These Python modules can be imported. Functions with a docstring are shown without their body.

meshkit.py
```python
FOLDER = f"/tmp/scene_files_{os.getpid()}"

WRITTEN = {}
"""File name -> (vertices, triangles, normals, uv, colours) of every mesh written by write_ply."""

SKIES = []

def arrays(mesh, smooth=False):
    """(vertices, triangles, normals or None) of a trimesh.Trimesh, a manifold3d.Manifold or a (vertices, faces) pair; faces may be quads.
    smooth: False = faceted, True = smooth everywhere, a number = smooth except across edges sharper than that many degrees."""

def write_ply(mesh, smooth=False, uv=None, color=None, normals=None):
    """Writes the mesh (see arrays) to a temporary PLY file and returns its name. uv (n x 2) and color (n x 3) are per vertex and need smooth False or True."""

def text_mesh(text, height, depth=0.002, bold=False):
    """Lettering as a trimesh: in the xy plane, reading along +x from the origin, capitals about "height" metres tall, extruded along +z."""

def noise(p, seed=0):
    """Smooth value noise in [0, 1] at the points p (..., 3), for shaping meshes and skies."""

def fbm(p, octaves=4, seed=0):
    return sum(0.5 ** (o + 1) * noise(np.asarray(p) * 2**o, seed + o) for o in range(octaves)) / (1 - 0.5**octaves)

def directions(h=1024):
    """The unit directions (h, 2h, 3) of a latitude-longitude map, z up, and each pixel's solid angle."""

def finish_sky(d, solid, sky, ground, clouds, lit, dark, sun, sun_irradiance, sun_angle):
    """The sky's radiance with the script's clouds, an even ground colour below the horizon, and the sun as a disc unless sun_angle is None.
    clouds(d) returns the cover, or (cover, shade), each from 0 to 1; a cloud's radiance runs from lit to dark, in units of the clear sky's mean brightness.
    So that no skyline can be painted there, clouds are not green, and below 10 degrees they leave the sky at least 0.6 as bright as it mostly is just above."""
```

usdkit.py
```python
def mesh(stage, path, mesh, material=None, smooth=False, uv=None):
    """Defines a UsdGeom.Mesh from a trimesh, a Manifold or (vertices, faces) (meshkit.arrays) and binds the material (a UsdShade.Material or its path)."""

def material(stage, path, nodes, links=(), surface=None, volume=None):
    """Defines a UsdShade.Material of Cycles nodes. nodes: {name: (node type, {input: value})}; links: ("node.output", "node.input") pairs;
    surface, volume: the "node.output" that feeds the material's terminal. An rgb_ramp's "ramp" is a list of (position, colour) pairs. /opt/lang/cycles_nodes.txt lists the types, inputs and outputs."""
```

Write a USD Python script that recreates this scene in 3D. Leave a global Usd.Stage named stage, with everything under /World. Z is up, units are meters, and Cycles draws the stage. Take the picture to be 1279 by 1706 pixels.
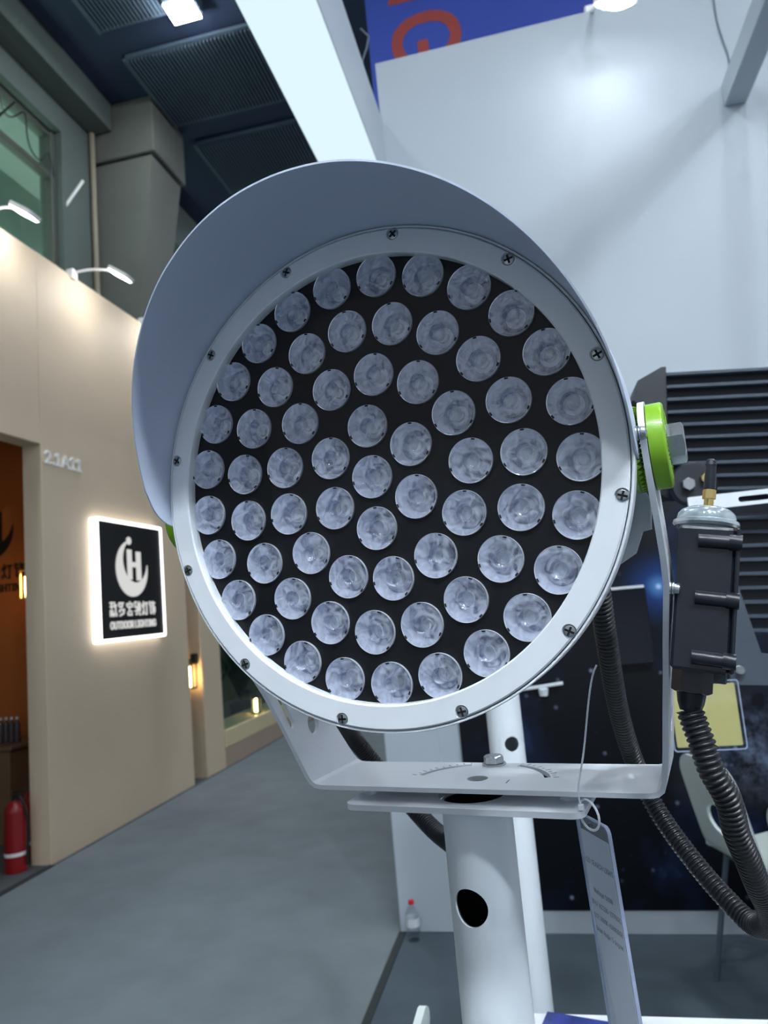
import math, random
import numpy as np
import trimesh, manifold3d
from manifold3d import Manifold, CrossSection, Mesh as MMesh
import usdkit, meshkit
from pxr import Usd, UsdGeom, UsdLux, UsdShade, Sdf, Gf

random.seed(7)
RNG = np.random.default_rng(7)
PI = math.pi
stage = Usd.Stage.CreateInMemory()
UsdGeom.SetStageUpAxis(stage, 'Z')
UsdGeom.SetStageMetersPerUnit(stage, 1.0)
UsdGeom.Xform.Define(stage, '/World')
UsdGeom.Scope.Define(stage, '/World/Looks')

# ------------------------------------------------------------------ camera (x right, y along the aisle, z up; metres)
EYE = np.array([0.0, 0.0, 1.45])
CR = np.array([[0.97333590, 0.21197594, -0.08765512],      # right
               [0.11285508, -0.10984564, 0.98752097],      # up
               [-0.19970215, 0.97108194, 0.13083927]])     # forward
FPX = 1182.48
cam = UsdGeom.Camera.Define(stage, '/World/camera')
cm = np.eye(4); cm[0, :3] = CR[0]; cm[1, :3] = CR[1]; cm[2, :3] = -CR[2]; cm[3, :3] = EYE
cam.AddTransformOp().Set(Gf.Matrix4d(cm.tolist()))
FL = 5.6
cam.CreateFocalLengthAttr(FL)
cam.CreateHorizontalApertureAttr(FL * 1279.0 / FPX)
cam.CreateVerticalApertureAttr(FL * 1706.0 / FPX)
cam.CreateClippingRangeAttr(Gf.Vec2f(0.02, 200.0))
cam.CreateFStopAttr(2.2)
cam.CreateFocusDistanceAttr(0.56)
cam.CreateExposureAttr(0.0)

# ------------------------------------------------------------------ light: faint even light from the rest of the hall
dome = UsdLux.DomeLight.Define(stage, '/World/hall_ambient')
dome.CreateIntensityAttr(0.17)
dome.CreateColorAttr(Gf.Vec3f(0.79, 0.87, 1.0))
LAMP_HALL, LAMP_BEAM, LAMP_ARM, LAMP_WALL, LAMP_FRONT = 235.0, 1.05, 58.0, 34.0, 380.0

# ------------------------------------------------------------------ helpers
T = trimesh.transformations
used = {}


def numbered(path):
    n = used.get(path, 0); used[path] = n + 1
    return path if n == 0 else f'{path}_{n:03d}'


def lin(r, g, b):
    return tuple(((c / 255.0) / 12.92 if c / 255.0 <= 0.04045 else ((c / 255.0 + 0.055) / 1.055) ** 2.4) for c in (r, g, b))


def mat(name, col, rough=0.5, metallic=0.0, var=0.06, scale=14.0, bump=0.0, bscale=200.0, spec=0.5, coat=0.0, stretch=(1, 1, 1), **kw):
    c = np.array(col); a, b = np.clip(c * (1 - var), 0, 1), np.clip(c * (1 + var), 0, 1)
    nodes = {'tc': ('texture_coordinate', {}),
             'mp': ('mapping', {'scale': stretch}),
             'n': ('noise_texture', {'scale': scale, 'detail': 4.0, 'roughness': 0.6}),
             'r': ('rgb_ramp', {'ramp': [(0.25, tuple(a)), (0.75, tuple(b))]}),
             'p': ('principled_bsdf', {'roughness': rough, 'metallic': metallic, 'specular_ior_level': spec, 'coat_weight': coat, **kw})}
    links = [('tc.object', 'mp.vector'), ('mp.vector', 'n.vector'), ('n.fac', 'r.fac'), ('r.color', 'p.base_color')]
    if bump:
        nodes['n2'] = ('noise_texture', {'scale': bscale, 'detail': 3.0})
        nodes['b'] = ('bump', {'strength': bump, 'distance': 0.002})
        links += [('mp.vector', 'n2.vector'), ('n2.fac', 'b.height'), ('b.normal', 'p.normal')]
    return usdkit.material(stage, '/World/Looks/' + name, nodes, links, surface='p.BSDF')


def glow(name, col, strength):
    return usdkit.material(stage, '/World/Looks/' + name, {'e': ('emission', {'color': col, 'strength': strength})}, surface='e.emission')


def pane(name, tint=(1, 1, 1), rough=0.03, f0=0.04, power=4.0, bump=0.0, bscale=60.0, gl=(1, 1, 1), milk=0.0):
    """Clear sheet: transparent, with a reflection that grows towards grazing angles, the same from both sides."""
    nodes = {'t': ('transparent_bsdf', {'color': tint}), 'g': ('glossy_bsdf', {'color': gl, 'roughness': rough}),
             'f': ('layer_weight', {'blend': 0.5}), 'pw': ('math', {'math_type': 'power', 'value2': power}),
             'ml': ('math', {'math_type': 'multiply_add', 'value2': 0.9 - f0, 'value3': f0}), 'm': ('mix_closure', {})}
    links = [('f.facing', 'pw.value1'), ('pw.value', 'ml.value1'), ('ml.value', 'm.fac'), ('t.BSDF', 'm.closure1'), ('g.BSDF', 'm.closure2')]
    if bump:
        nodes['tc'] = ('texture_coordinate', {})
        nodes['n'] = ('noise_texture', {'scale': bscale, 'detail': 2.0, 'distortion': 1.5})
        nodes['b'] = ('bump', {'strength': bump, 'distance': 0.002})
        links += [('tc.object', 'n.vector'), ('n.fac', 'b.height'), ('b.normal', 'g.normal'), ('b.normal', 'f.normal')]
    if milk:      # pale swirls put into the colour, imitating light refracted in the lenses
        nodes |= {'mn': ('noise_texture', {'scale': bscale * 0.55, 'detail': 1.0, 'roughness': 0.5, 'distortion': 2.0}), 'mr': ('map_range', {'from_min': 0.35, 'from_max': 0.72, 'to_min': 0.0, 'to_max': milk, 'clamp': True}),
                  'md': ('diffuse_bsdf', {'color': (0.80, 0.86, 1.0)}), 'mm': ('mix_closure', {})}
        links += [('tc.object', 'mn.vector'), ('mn.fac', 'mr.value'), ('mr.result', 'mm.fac'), ('m.closure', 'mm.closure1'), ('md.BSDF', 'mm.closure2')]
        return usdkit.material(stage, '/World/Looks/' + name, nodes, links, surface='mm.closure')
    return usdkit.material(stage, '/World/Looks/' + name, nodes, links, surface='m.closure')


class Thing:
    """An Xform at the thing's base; meshes for its parts are given in the frame's coordinates."""
    def __init__(self, name, label, cat, base, group=None, frame=None, rotz=0.0, kind=None):
        self.path = numbered('/World/' + name)
        self.base = np.array(base, float)
        F = np.eye(4) if frame is None else frame
        w = F[:3, :3] @ self.base + F[:3, 3]
        x = UsdGeom.Xform.Define(stage, self.path)
        x.AddTranslateOp().Set(Gf.Vec3d(*map(float, w)))
        if rotz: x.AddRotateZOp().Set(float(rotz))
        p = x.GetPrim()
        p.SetCustomDataByKey('label', label)
        if cat: p.SetCustomDataByKey('category', cat)
        if group: p.SetCustomDataByKey('group', group)
        if kind: p.SetCustomDataByKey('kind', kind)

    def part(self, name, mesh, m, smooth=30, label=None, kind=None, under=None):
        parent = under.path if under is not None else self.path
        path = numbered(parent + '/' + name)
        v, f, n = meshkit.arrays(mesh, smooth)
        prim = put(path, v - self.base, f, n, m)
        if label: prim.SetCustomDataByKey('label', label)
        if kind: prim.SetCustomDataByKey('kind', kind)
        o = Sub(); o.path = path
        return o


class Sub: pass


def put(path, v, f, n, m):
    g = UsdGeom.Mesh.Define(stage, path)
    from pxr import Vt
    g.CreatePointsAttr(Vt.Vec3fArray.FromNumpy(v.astype(np.float32)))
    g.CreateFaceVertexCountsAttr(Vt.IntArray.FromNumpy(np.full(len(f), 3, np.int32)))
    g.CreateFaceVertexIndicesAttr(Vt.IntArray.FromNumpy(f.astype(np.int32).ravel()))
    g.CreateSubdivisionSchemeAttr('none')
    if n is not None:
        g.CreateNormalsAttr(Vt.Vec3fArray.FromNumpy(n.astype(np.float32)))
        g.SetNormalsInterpolation('vertex')
    UsdShade.MaterialBindingAPI.Apply(g.GetPrim()).Bind(m)
    return g.GetPrim()


def single(name, mesh, m, label=None, cat=None, kind=None, group=None, smooth=30):
    """A thing (or a piece of the setting) that is one mesh."""
    path = numbered('/World/' + name)
    v, f, n = meshkit.arrays(mesh, smooth)
    p = put(path, v, f, n, m)
    for k, s in (('label', label), ('category', cat), ('kind', kind), ('group', group)):
        if s: p.SetCustomDataByKey(k, s)
    o = Sub(); o.path = path; o.prim = p
    return o


def child(parent, name, mesh, m, smooth=30, label=None, kind=None):
    path = numbered(parent.path + '/' + name)
    v, f, n = meshkit.arrays(mesh, smooth)
    p = put(path, v, f, n, m)
    if label: p.SetCustomDataByKey('label', label)
    if kind: p.SetCustomDataByKey('kind', kind)
    o = Sub(); o.path = path
    return o


def tri(m):
    q = m.to_mesh()
    return trimesh.Trimesh(np.array(q.vert_properties)[:, :3], np.array(q.tri_verts), process=False)


def man(m):
    m = m.copy(); m.merge_vertices(digits_vertex=7)
    return Manifold(MMesh(vert_properties=np.asarray(m.vertices, np.float32), tri_verts=np.asarray(m.faces, np.uint32)))


def cat_(*ms):
    return trimesh.util.concatenate([x if isinstance(x, trimesh.Trimesh) else tri(x) for x in ms])


def cb(x0, x1, y0, y1, z0, z1, c=0.0):
    """A box with chamfered edges."""
    if c <= 0:
        return trimesh.creation.box(bounds=[[x0, y0, z0], [x1, y1, z1]])
    lo, hi = np.array([x0, y0, z0]), np.array([x1, y1, z1])
    pts = []
    for s in np.ndindex(2, 2, 2):
        for k in range(3):
            p = np.where(np.array(s) == 1, hi - c, lo + c)
            p[k] = hi[k] if s[k] else lo[k]
            pts.append(p)
    return tri(Manifold.hull_points(np.array(pts)))


def lathe(prof, n=48, axis='z'):
    """prof: (radius, height) pairs, turned about z; axis y: height runs along +y; axis x: along +x."""
    prof = np.array(prof, float); a = np.arange(n) * 2 * PI / n
    v = np.stack([prof[:, None, 0] * np.cos(a), prof[:, None, 0] * np.sin(a), np.repeat(prof[:, 1:2], n, 1)], -1).reshape(-1, 3)
    f = []
    for i in range(len(prof) - 1):
        j = np.arange(n); k = (j + 1) % n
        f += [np.stack([i * n + j, i * n + k, (i + 1) * n + k], 1), np.stack([i * n + j, (i + 1) * n + k, (i + 1) * n + j], 1)]
    m = trimesh.Trimesh(v, np.vstack(f), process=False)
    m.update_faces(m.nondegenerate_faces()); m.merge_vertices(digits_vertex=8)
    m.update_faces(m.nondegenerate_faces())
    if axis == 'y': m.apply_transform(T.rotation_matrix(-PI / 2, [1, 0, 0]))
    if axis == 'x': m.apply_transform(T.rotation_matrix(PI / 2, [0, 1, 0]))
    return m


def at(m, x, y, z):
    m = m.copy(); m.apply_translation([x, y, z]); return m


def rot(m, deg, axis, point=(0, 0, 0)):
    m = m.copy(); m.apply_transform(T.rotation_matrix(math.radians(deg), axis, point)); return m


def ext(contours, h, axis='z'):
    """Contours (outer and holes, even-odd) in a plane, extruded by h. axis y: plane (x, z), thickness along +y; axis x: plane (y, z), along +x."""
    if not isinstance(contours[0][0], (list, tuple, np.ndarray)): contours = [contours]
    cs = CrossSection([np.array(c, float) for c in contours], manifold3d.FillRule.EvenOdd)
    m = tri(Manifold.extrude(cs, h))
    if axis == 'y':
        v = m.vertices.copy(); m.vertices = np.stack([v[:, 0], v[:, 2], v[:, 1]], 1); m.invert()
    if axis == 'x':
        v = m.vertices.copy(); m.vertices = np.stack([v[:, 2], v[:, 0], v[:, 1]], 1)
    return m


def circ(cx, cy, r, n=32, a0=0.0, a1=2 * PI, ry=None):
    full = abs(a1 - a0 - 2 * PI) < 1e-9
    a = np.linspace(a0, a1, n, endpoint=not full)
    return np.stack([cx + r * np.cos(a), cy + (ry or r) * np.sin(a)], 1)


def rrect(x0, x1, y0, y1, r, n=6):
    return np.vstack([circ(x1 - r, y1 - r, r, n, 0, PI / 2), circ(x0 + r, y1 - r, r, n, PI / 2, PI), circ(x0 + r, y0 + r, r, n, PI, 1.5 * PI), circ(x1 - r, y0 + r, r, n, 1.5 * PI, 2 * PI)])


def spline(pts, n):
    from scipy.interpolate import CubicSpline
    p = np.array(pts, float)
    t = np.r_[0, np.cumsum(np.linalg.norm(np.diff(p, axis=0), axis=1) ** 0.5)]
    q = CubicSpline(t, p)(np.linspace(0, t[-1], 2000))
    s = np.r_[0, np.cumsum(np.linalg.norm(np.diff(q, axis=0), axis=1))]
    return np.stack([np.interp(np.linspace(0, s[-1], n), s, q[:, k]) for k in range(3)], 1), s[-1]


def tube(p, radii, sides=12, caps=True):
    p = np.asarray(p, float); n = len(p)
    radii = np.broadcast_to(radii, (n,))
    t = np.gradient(p, axis=0); t /= np.linalg.norm(t, axis=1, keepdims=True)
    up = np.array([0, 0, 1.0]) if abs(t[0, 2]) < 0.9 else np.array([1.0, 0, 0])
    a = np.cross(t[0], up); a /= np.linalg.norm(a)
    A = []
    for i in range(n):
        a = a - (a @ t[i]) * t[i]; a /= np.linalg.norm(a); A.append(a)
    A = np.array(A); B = np.cross(t, A)
    th = np.arange(sides) * 2 * PI / sides
    v = p[:, None] + radii[:, None, None] * (np.cos(th)[None, :, None] * A[:, None] + np.sin(th)[None, :, None] * B[:, None])
    i, j = np.meshgrid(np.arange(n - 1), np.arange(sides), indexing='ij')
    q = np.stack([i * sides + j, i * sides + (j + 1) % sides, (i + 1) * sides + (j + 1) % sides, (i + 1) * sides + j], -1).reshape(-1, 4)
    f = np.vstack([q[:, [0, 1, 2]], q[:, [0, 2, 3]]]); v = v.reshape(-1, 3)
    if caps:
        v = np.vstack([v, p[:1], p[-1:]]); k = np.arange(sides); e = (n - 1) * sides
        f = np.vstack([f, np.stack([np.full(sides, n * sides), (k + 1) % sides, k], 1), np.stack([np.full(sides, n * sides + 1), e + k, e + (k + 1) % sides], 1)])
    return trimesh.Trimesh(v, f, process=False)


def corrugated(pts, r, pitch=0.0042, sides=20):
    n0 = spline(pts, 10)[1]
    ribs = int(n0 / pitch); n = ribs * 6
    p, _ = spline(pts, n)
    ph = (np.arange(n) % 6) / 6.0
    rad = r - 0.16 * r * (np.array([0, .25, 1, 1, .25, 0])[(np.arange(n) % 6)])
    return tube(p, rad, sides)


def hexbolt(af, h, c=0.0015):
    """Hex head along +x from 0 to h, across-flats af, with chamfered crown."""
    R = af / math.sqrt(3)
    a = np.arange(6) * PI / 3
    hexp = Manifold.extrude(CrossSection([np.stack([R * np.cos(a), R * np.sin(a)], 1)]), h)
    cone = man(lathe([(0, 0), (R + c, 0), (R + c * 0.3, h - c * 1.2), (af / 2 * 0.93, h), (0, h)], 48))
    m = tri(hexp ^ cone)
    m.apply_transform(T.rotation_matrix(PI / 2, [0, 1, 0]))
    return m


def text(s, h, depth=0.002, bold=False):
    return meshkit.text_mesh(s, h, depth, bold)


def basis(m, ox, ex_, ey_, ez_):
    M = np.eye(4); M[:3, 0] = ex_; M[:3, 1] = ey_; M[:3, 2] = ez_; M[:3, 3] = ox
    m = m.copy(); m.apply_transform(M); return m


# ------------------------------------------------------------------ materials
M_white = mat('white_paint', lin(226, 231, 236), 0.38, var=0.02, scale=30, bump=0.04, bscale=900)
M_plate = mat('brushed_white_steel', lin(222, 226, 232), 0.34, metallic=0.0, var=0.035, scale=8, stretch=(2, 40, 40), bump=0.05, bscale=60)
M_pole = mat('white_pole_paint', lin(222, 229, 234), 0.42, var=0.02, scale=10)
M_blackplate = mat('black_face', lin(8, 11, 17), 0.5, var=0.15, scale=60, spec=0.3)
M_blackpl = mat('black_plastic', lin(24, 28, 36), 0.32, var=0.15, scale=80, bump=0.05, bscale=700)
M_rubber = mat('black_conduit', lin(26, 28, 33), 0.36, var=0.15, scale=120)
M_steel = mat('zinc_steel', (0.55, 0.58, 0.60), 0.28, metallic=1.0, var=0.08, scale=300)
M_screw = mat('screw_steel', (0.45, 0.48, 0.49), 0.32, metallic=1.0, var=0.1, scale=400)
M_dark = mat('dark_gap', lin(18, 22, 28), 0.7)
M_green = mat('green_cast_hub', lin(122, 170, 32), 0.33, var=0.05, scale=40, coat=0.2, stretch=(8, 1, 1))
M_brass = mat('brass', (0.78, 0.60, 0.25), 0.25, metallic=1.0, var=0.06, scale=200)
M_dome = mat('dome_plastic', lin(150, 164, 170), 0.16, var=0.05, scale=40, coat=0.5, transmission_weight=0.25)
M_visor = mat('visor_paint', lin(196, 205, 224), 0.42, var=0.02, scale=8)
M_cup = mat('lens_reflector', (0.80, 0.85, 1.0), 0.11, metallic=0.45, var=0.08, scale=90, bump=0.8, bscale=60)
M_reflection = mat('lens_reflection', lin(160, 168, 190), 0.15, metallic=0.4, var=0.15, scale=200, bump=0.6, bscale=120)
M_rim = mat('lens_rim', (0.62, 0.68, 0.80), 0.14, metallic=0.4, var=0.1, scale=300)
M_collim = pane('lens_collimator', tint=(0.95, 0.96, 1.0), rough=0.07, f0=0.11, power=3.0, bump=0.7, bscale=150, milk=0.42)
M_led = mat('led_chip', lin(205, 212, 214), 0.35, var=0.2, scale=900)
M_glass = pane('front_glass', rough=0.0, f0=0.003, power=5.0)
M_acryl = pane('acrylic_sleeve', tint=(0.93, 0.95, 0.98), rough=0.04, f0=0.04)
M_acredge = mat('acrylic_edge', lin(150, 160, 184), 0.15, var=0.1, scale=100, coat=0.5)
M_paper = mat('paper', lin(196, 202, 212), 0.7, var=0.02)
M_ink = mat('ink', lin(110, 116, 130), 0.7)
M_wall = mat('white_wall', lin(182, 192, 200), 0.55, var=0.012, scale=1.5)
M_beige = mat('beige_wall', lin(216, 197, 169), 0.6, var=0.02, scale=2.0)
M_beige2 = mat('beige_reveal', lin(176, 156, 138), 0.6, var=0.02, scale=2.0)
M_brown = mat('brown_wall', lin(168, 92, 36), 0.55, var=0.05, scale=3.0)
M_counter = mat('counter_brown', lin(120, 92, 68), 0.5, var=0.05)
M_cream = mat('cream_ledge', lin(214, 200, 160), 0.6, var=0.03)
M_carpet = mat('aisle_carpet', lin(122, 131, 136), 0.95, var=0.10, scale=3.5, bump=0.5, bscale=500, spec=0.1)
M_carpet2 = mat('booth_carpet', lin(82, 93, 101), 0.95, var=0.10, scale=4.0, bump=0.5, bscale=500, spec=0.1)
M_mat = mat('door_carpet', lin(96, 98, 100), 0.95, var=0.1, scale=6, spec=0.1)
M_strip = mat('joint_strip', lin(40, 48, 50), 0.6)
M_navy = mat('ceiling_navy', lin(45, 57, 82), 0.7, var=0.12, scale=0.6)
M_slat = mat('slat_metal', lin(86, 101, 116), 0.5, var=0.08)
M_conc = mat('concrete', lin(106, 109, 101), 0.85, var=0.10, scale=2.0, bump=0.3, bscale=40)
M_conc2 = mat('hall_wall', lin(98, 109, 103), 0.8, var=0.08, scale=1.2)
M_mull = mat('window_frame', lin(84, 88, 80), 0.5)
M_office = mat('office_wall', lin(150, 166, 158), 0.8, var=0.12, scale=0.8)
M_pane = pane('window_pane', tint=(0.82, 0.92, 0.90), rough=0.02, f0=0.02)
M_pipe = mat('pipe_paint', lin(150, 142, 122), 0.5)
M_blue = mat('banner_blue', lin(80, 104, 212), 0.6, var=0.06, scale=0.7)
M_red = mat('banner_letter', lin(200, 92, 86), 0.6)
M_floodblk = mat('flood_black', lin(27, 32, 40), 0.45, var=0.1, scale=30)
M_fin = mat('flood_fin', lin(62, 72, 84), 0.4, var=0.08, scale=30)
M_grey = mat('grey_bracket', lin(70, 78, 88), 0.45)
M_yellow = mat('yellow_card', lin(205, 192, 120), 0.7, var=0.03)
M_chair = mat('chair_shell', lin(236, 246, 240), 0.35, var=0.02)
M_leg = mat('chair_leg', lin(120, 130, 142), 0.35, metallic=0.6)
M_table = mat('table_white', lin(235, 238, 242), 0.35, var=0.01)
M_signblk = mat('sign_black', lin(12, 14, 18), 0.3, var=0.1)
M_letter = mat('white_letter', lin(246, 246, 243), 0.5, var=0.02)
M_darkletter = mat('dark_letter', lin(28, 22, 20), 0.4)
M_redext = mat('extinguisher_red', lin(146, 20, 25), 0.28, coat=0.4, var=0.04)
M_blackmetal = mat('black_metal', lin(26, 26, 28), 0.45)
M_gold = mat('gold_frame', (0.75, 0.52, 0.22), 0.3, metallic=1.0)
M_leaf = mat('leaf', lin(42, 66, 34), 0.5, var=0.3, scale=20)
M_soil = mat('planter_back', lin(92, 82, 56), 0.8, var=0.15, scale=3)
M_water = pane('bottle_plastic', tint=(0.95, 0.97, 0.98), rough=0.08, f0=0.05, power=2.5)
M_bottlelabel = mat('bottle_label', lin(214, 220, 224), 0.5)
M_redcap = mat('red_cap', lin(206, 30, 44), 0.4)
M_cable = mat('grey_cable', lin(112, 126, 136), 0.5)
M_tie = mat('white_nylon', lin(226, 230, 238), 0.4)
M_darkpanel = mat('dark_display', lin(16, 20, 30), 0.25, var=0.1)
M_beamlight = glow('beam_diffuser', (0.72, 0.90, 0.98), LAMP_BEAM)
M_armlight = glow('arm_lamp', (0.96, 0.98, 1.0), LAMP_ARM)
M_walllight = glow('wall_lamp', (0.92, 0.96, 1.0), LAMP_WALL)
M_addedlight = glow('added_side_lamp', (0.88, 0.92, 1.0), 300.0)
M_frontlight2 = glow('front_lamp_right', (0.84, 0.92, 1.0), 720.0)
M_frontlight = glow('front_lamp', (0.84, 0.92, 1.0), LAMP_FRONT)
M_officefill = glow('office_fill', (0.90, 1.0, 0.92), 18.0)
M_halllight = glow('hall_lamp', (0.86, 0.93, 1.0), LAMP_HALL)
M_signletter = glow('lit_letter', (0.95, 0.95, 0.93), 0.72)
M_signlight = glow('sign_edge', (1.0, 0.98, 0.98), 3.2)
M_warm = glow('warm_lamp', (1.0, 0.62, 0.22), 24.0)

# ------------------------------------------------------------------ the setting
single('floor', cb(-3.22, -0.781, -6, 26, -0.06, 0.0), M_carpet, 'grey needle-felt carpet of the aisle between the stands', kind='structure')
single('floor', cb(-0.751, 7, -6, 26, -0.06, 0.0), M_carpet2, 'darker grey carpet of the stand with the white wall', kind='structure')
single('floor', cb(-8, -3.20, -6, 26, -0.06, 0.004), M_mat, 'charcoal carpet inside the beige stand', kind='structure')
single('trim_1', cb(-0.782, -0.750, -6, 3.31, -0.06, 0.005, 0.002), M_strip, 'black joint strip between the two carpets', kind='structure')
single('trim_2', cb(-3.235, -3.195, -6, 4.19, 0.0, 0.010, 0.003), M_strip, 'dark threshold strip at the beige stand', kind='structure')
single('ceiling', cb(-9, 12, -7, 28, 8.0, 8.1), M_navy, 'dark navy hall ceiling', kind='structure')

# white back wall of the stand, in three panels with fine joints
wb = Thing('wall_back', 'white painted back wall of the stand', None, (1.3, 3.37, 0), kind='structure')
xs = [-0.519, 0.49, 1.73, 2.97]
for a, b in zip(xs, xs[1:]):
    wb.part('panel', cb(a + 0.0001, b - 0.0001, 3.32, 3.42, 0.0, 4.24), M_wall)
single('baseboard_back', cb(-0.419, 2.96, 3.300, 3.319, 0.0, 0.094, 0.003), M_wall, 'white skirting under the dark printed panel', kind='structure')
single('column_white', cb(-0.775, -0.519, 3.31, 3.566, 0, 3.515, 0.004), M_wall, 'white square column at the corner of the stand', kind='structure')

# starry printed panel
def star_panel():
    nodes = {'g': ('texture_coordinate', {}),
             'n': ('noise_texture', {'scale': 2.2, 'detail': 5.0, 'roughness': 0.62, 'distortion': 0.6}),
             'r': ('rgb_ramp', {'ramp': [(0.0, lin(6, 9, 16)), (0.50, lin(7, 10, 18)), (0.62, lin(14, 24, 48)), (0.78, lin(44, 62, 104)), (1.0, lin(90, 104, 140))]}),
             'v': ('voronoi_texture', {'scale': 13.0}),
             'vr': ('rgb_ramp', {'ramp': [(0.0, (1, 1, 1)), (0.07, (0.35, 0.38, 0.45)), (0.16, (0, 0, 0)), (1.0, (0, 0, 0))]}),
             'n2': ('noise_texture', {'scale': 3.1, 'detail': 2.0}),
             'r2': ('rgb_ramp', {'ramp': [(0.42, (0, 0, 0)), (0.66, (0.55, 0.6, 0.75))]}),
             'mu': ('mix', {'mix_type': 'multiply', 'fac': 1.0}), 'ad': ('mix', {'mix_type': 'add', 'fac': 1.0}),
             'm1': ('mapping', {'location': (-2.3, -0.66, -2.1), 'scale': (2.9, 0.2, 2.9)}), 'g1': ('gradient_texture', {'gradient_type': 'quadratic_sphere'}),
             'n3': ('noise_texture', {'scale': 16.0, 'detail': 4.0, 'roughness': 0.7}), 'r3': ('rgb_ramp', {'ramp': [(0.40, (0, 0, 0)), (0.75, (0.20, 0.25, 0.38))]}), 'mu1': ('mix', {'mix_type': 'multiply', 'fac': 1.0}), 'ad1': ('mix', {'mix_type': 'add', 'fac': 1.0}),
             'm2': ('mapping', {'location': (-2.55, -0.66, -7.15), 'scale': (5.0, 0.2, 5.0)}), 'g2': ('gradient_texture', {'gradient_type': 'quadratic_sphere'}), 'r4': ('rgb_ramp', {'ramp': [(0.0, (0, 0, 0)), (0.5, (0.01, 0.04, 0.16)), (0.85, (0.08, 0.22, 0.5)), (1.0, (0.6, 0.8, 1.0))]}), 'ad2': ('mix', {'mix_type': 'add', 'fac': 1.0}),
             'p': ('principled_bsdf', {'roughness': 0.32, 'specular_ior_level': 0.35})}
    links = [('g.object', 'm1.vector'), ('m1.vector', 'g1.vector'), ('g.object', 'n3.vector'), ('n3.fac', 'r3.fac'), ('g1.fac', 'mu1.color1'), ('r3.color', 'mu1.color2'), ('mu1.color', 'ad1.color2'),
             ('g.object', 'm2.vector'), ('m2.vector', 'g2.vector'), ('g2.fac', 'r4.fac'), ('r4.color', 'ad2.color2'), ('ad.color', 'ad1.color1'), ('ad1.color', 'ad2.color1'),
             ('g.object', 'n.vector'), ('n.fac', 'r.fac'), ('g.object', 'v.vector'), ('v.distance', 'vr.fac'), ('g.object', 'n2.vector'), ('n2.fac', 'r2.fac'),
             ('vr.color', 'mu.color1'), ('r2.color', 'mu.color2'), ('r.color', 'ad.color1'), ('mu.color', 'ad.color2'), ('ad2.color', 'p.base_color')]
    return usdkit.material(stage, '/World/Looks/star_print', nodes, links, surface='p.BSDF')
M_star = star_panel()
single('star_backdrop', cb(-0.42, 2.95, 3.296, 3.3195, 0.096, 2.02, 0.002), M_star, 'near-black printed panel with stars and blue haze on the white wall', 'backdrop')

# luminous fascia beam over the left edge of the stand, and the plain beam on the right
bm = Thing('fascia_beam', 'white box beam with a glowing underside running above the lamp to the corner column', 'beam', (-0.642, 0.8, 3.515))
bm.part('body', cb(-0.775, -0.510, -2.0, 3.566, 3.519, 3.914, 0.004), M_wall)
bm.part('diffuser', cb(-0.772, -0.5135, -1.98, 3.30, 3.5151, 3.5195), M_beamlight, label='glowing white underside')
fb = Thing('fascia_beam', 'white box beam with a glowing underside across the front of the stand, behind the camera', 'beam', (1.0, -1.9, 3.515))
fb.part('body', cb(-0.505, 2.96, -2.0, -1.74, 3.519, 3.914, 0.004), M_wall)
fb.part('diffuser', cb(-0.50, 2.95, -1.995, -1.745, 3.5151, 3.5195), M_beamlight, label='glowing white underside')
single('cross_beam', cb(1.088, 1.184, -1.738, 3.319, 3.593, 3.70, 0.003), M_wall, 'plain white square overhead beam meeting the white wall at upper right', 'beam')

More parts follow.
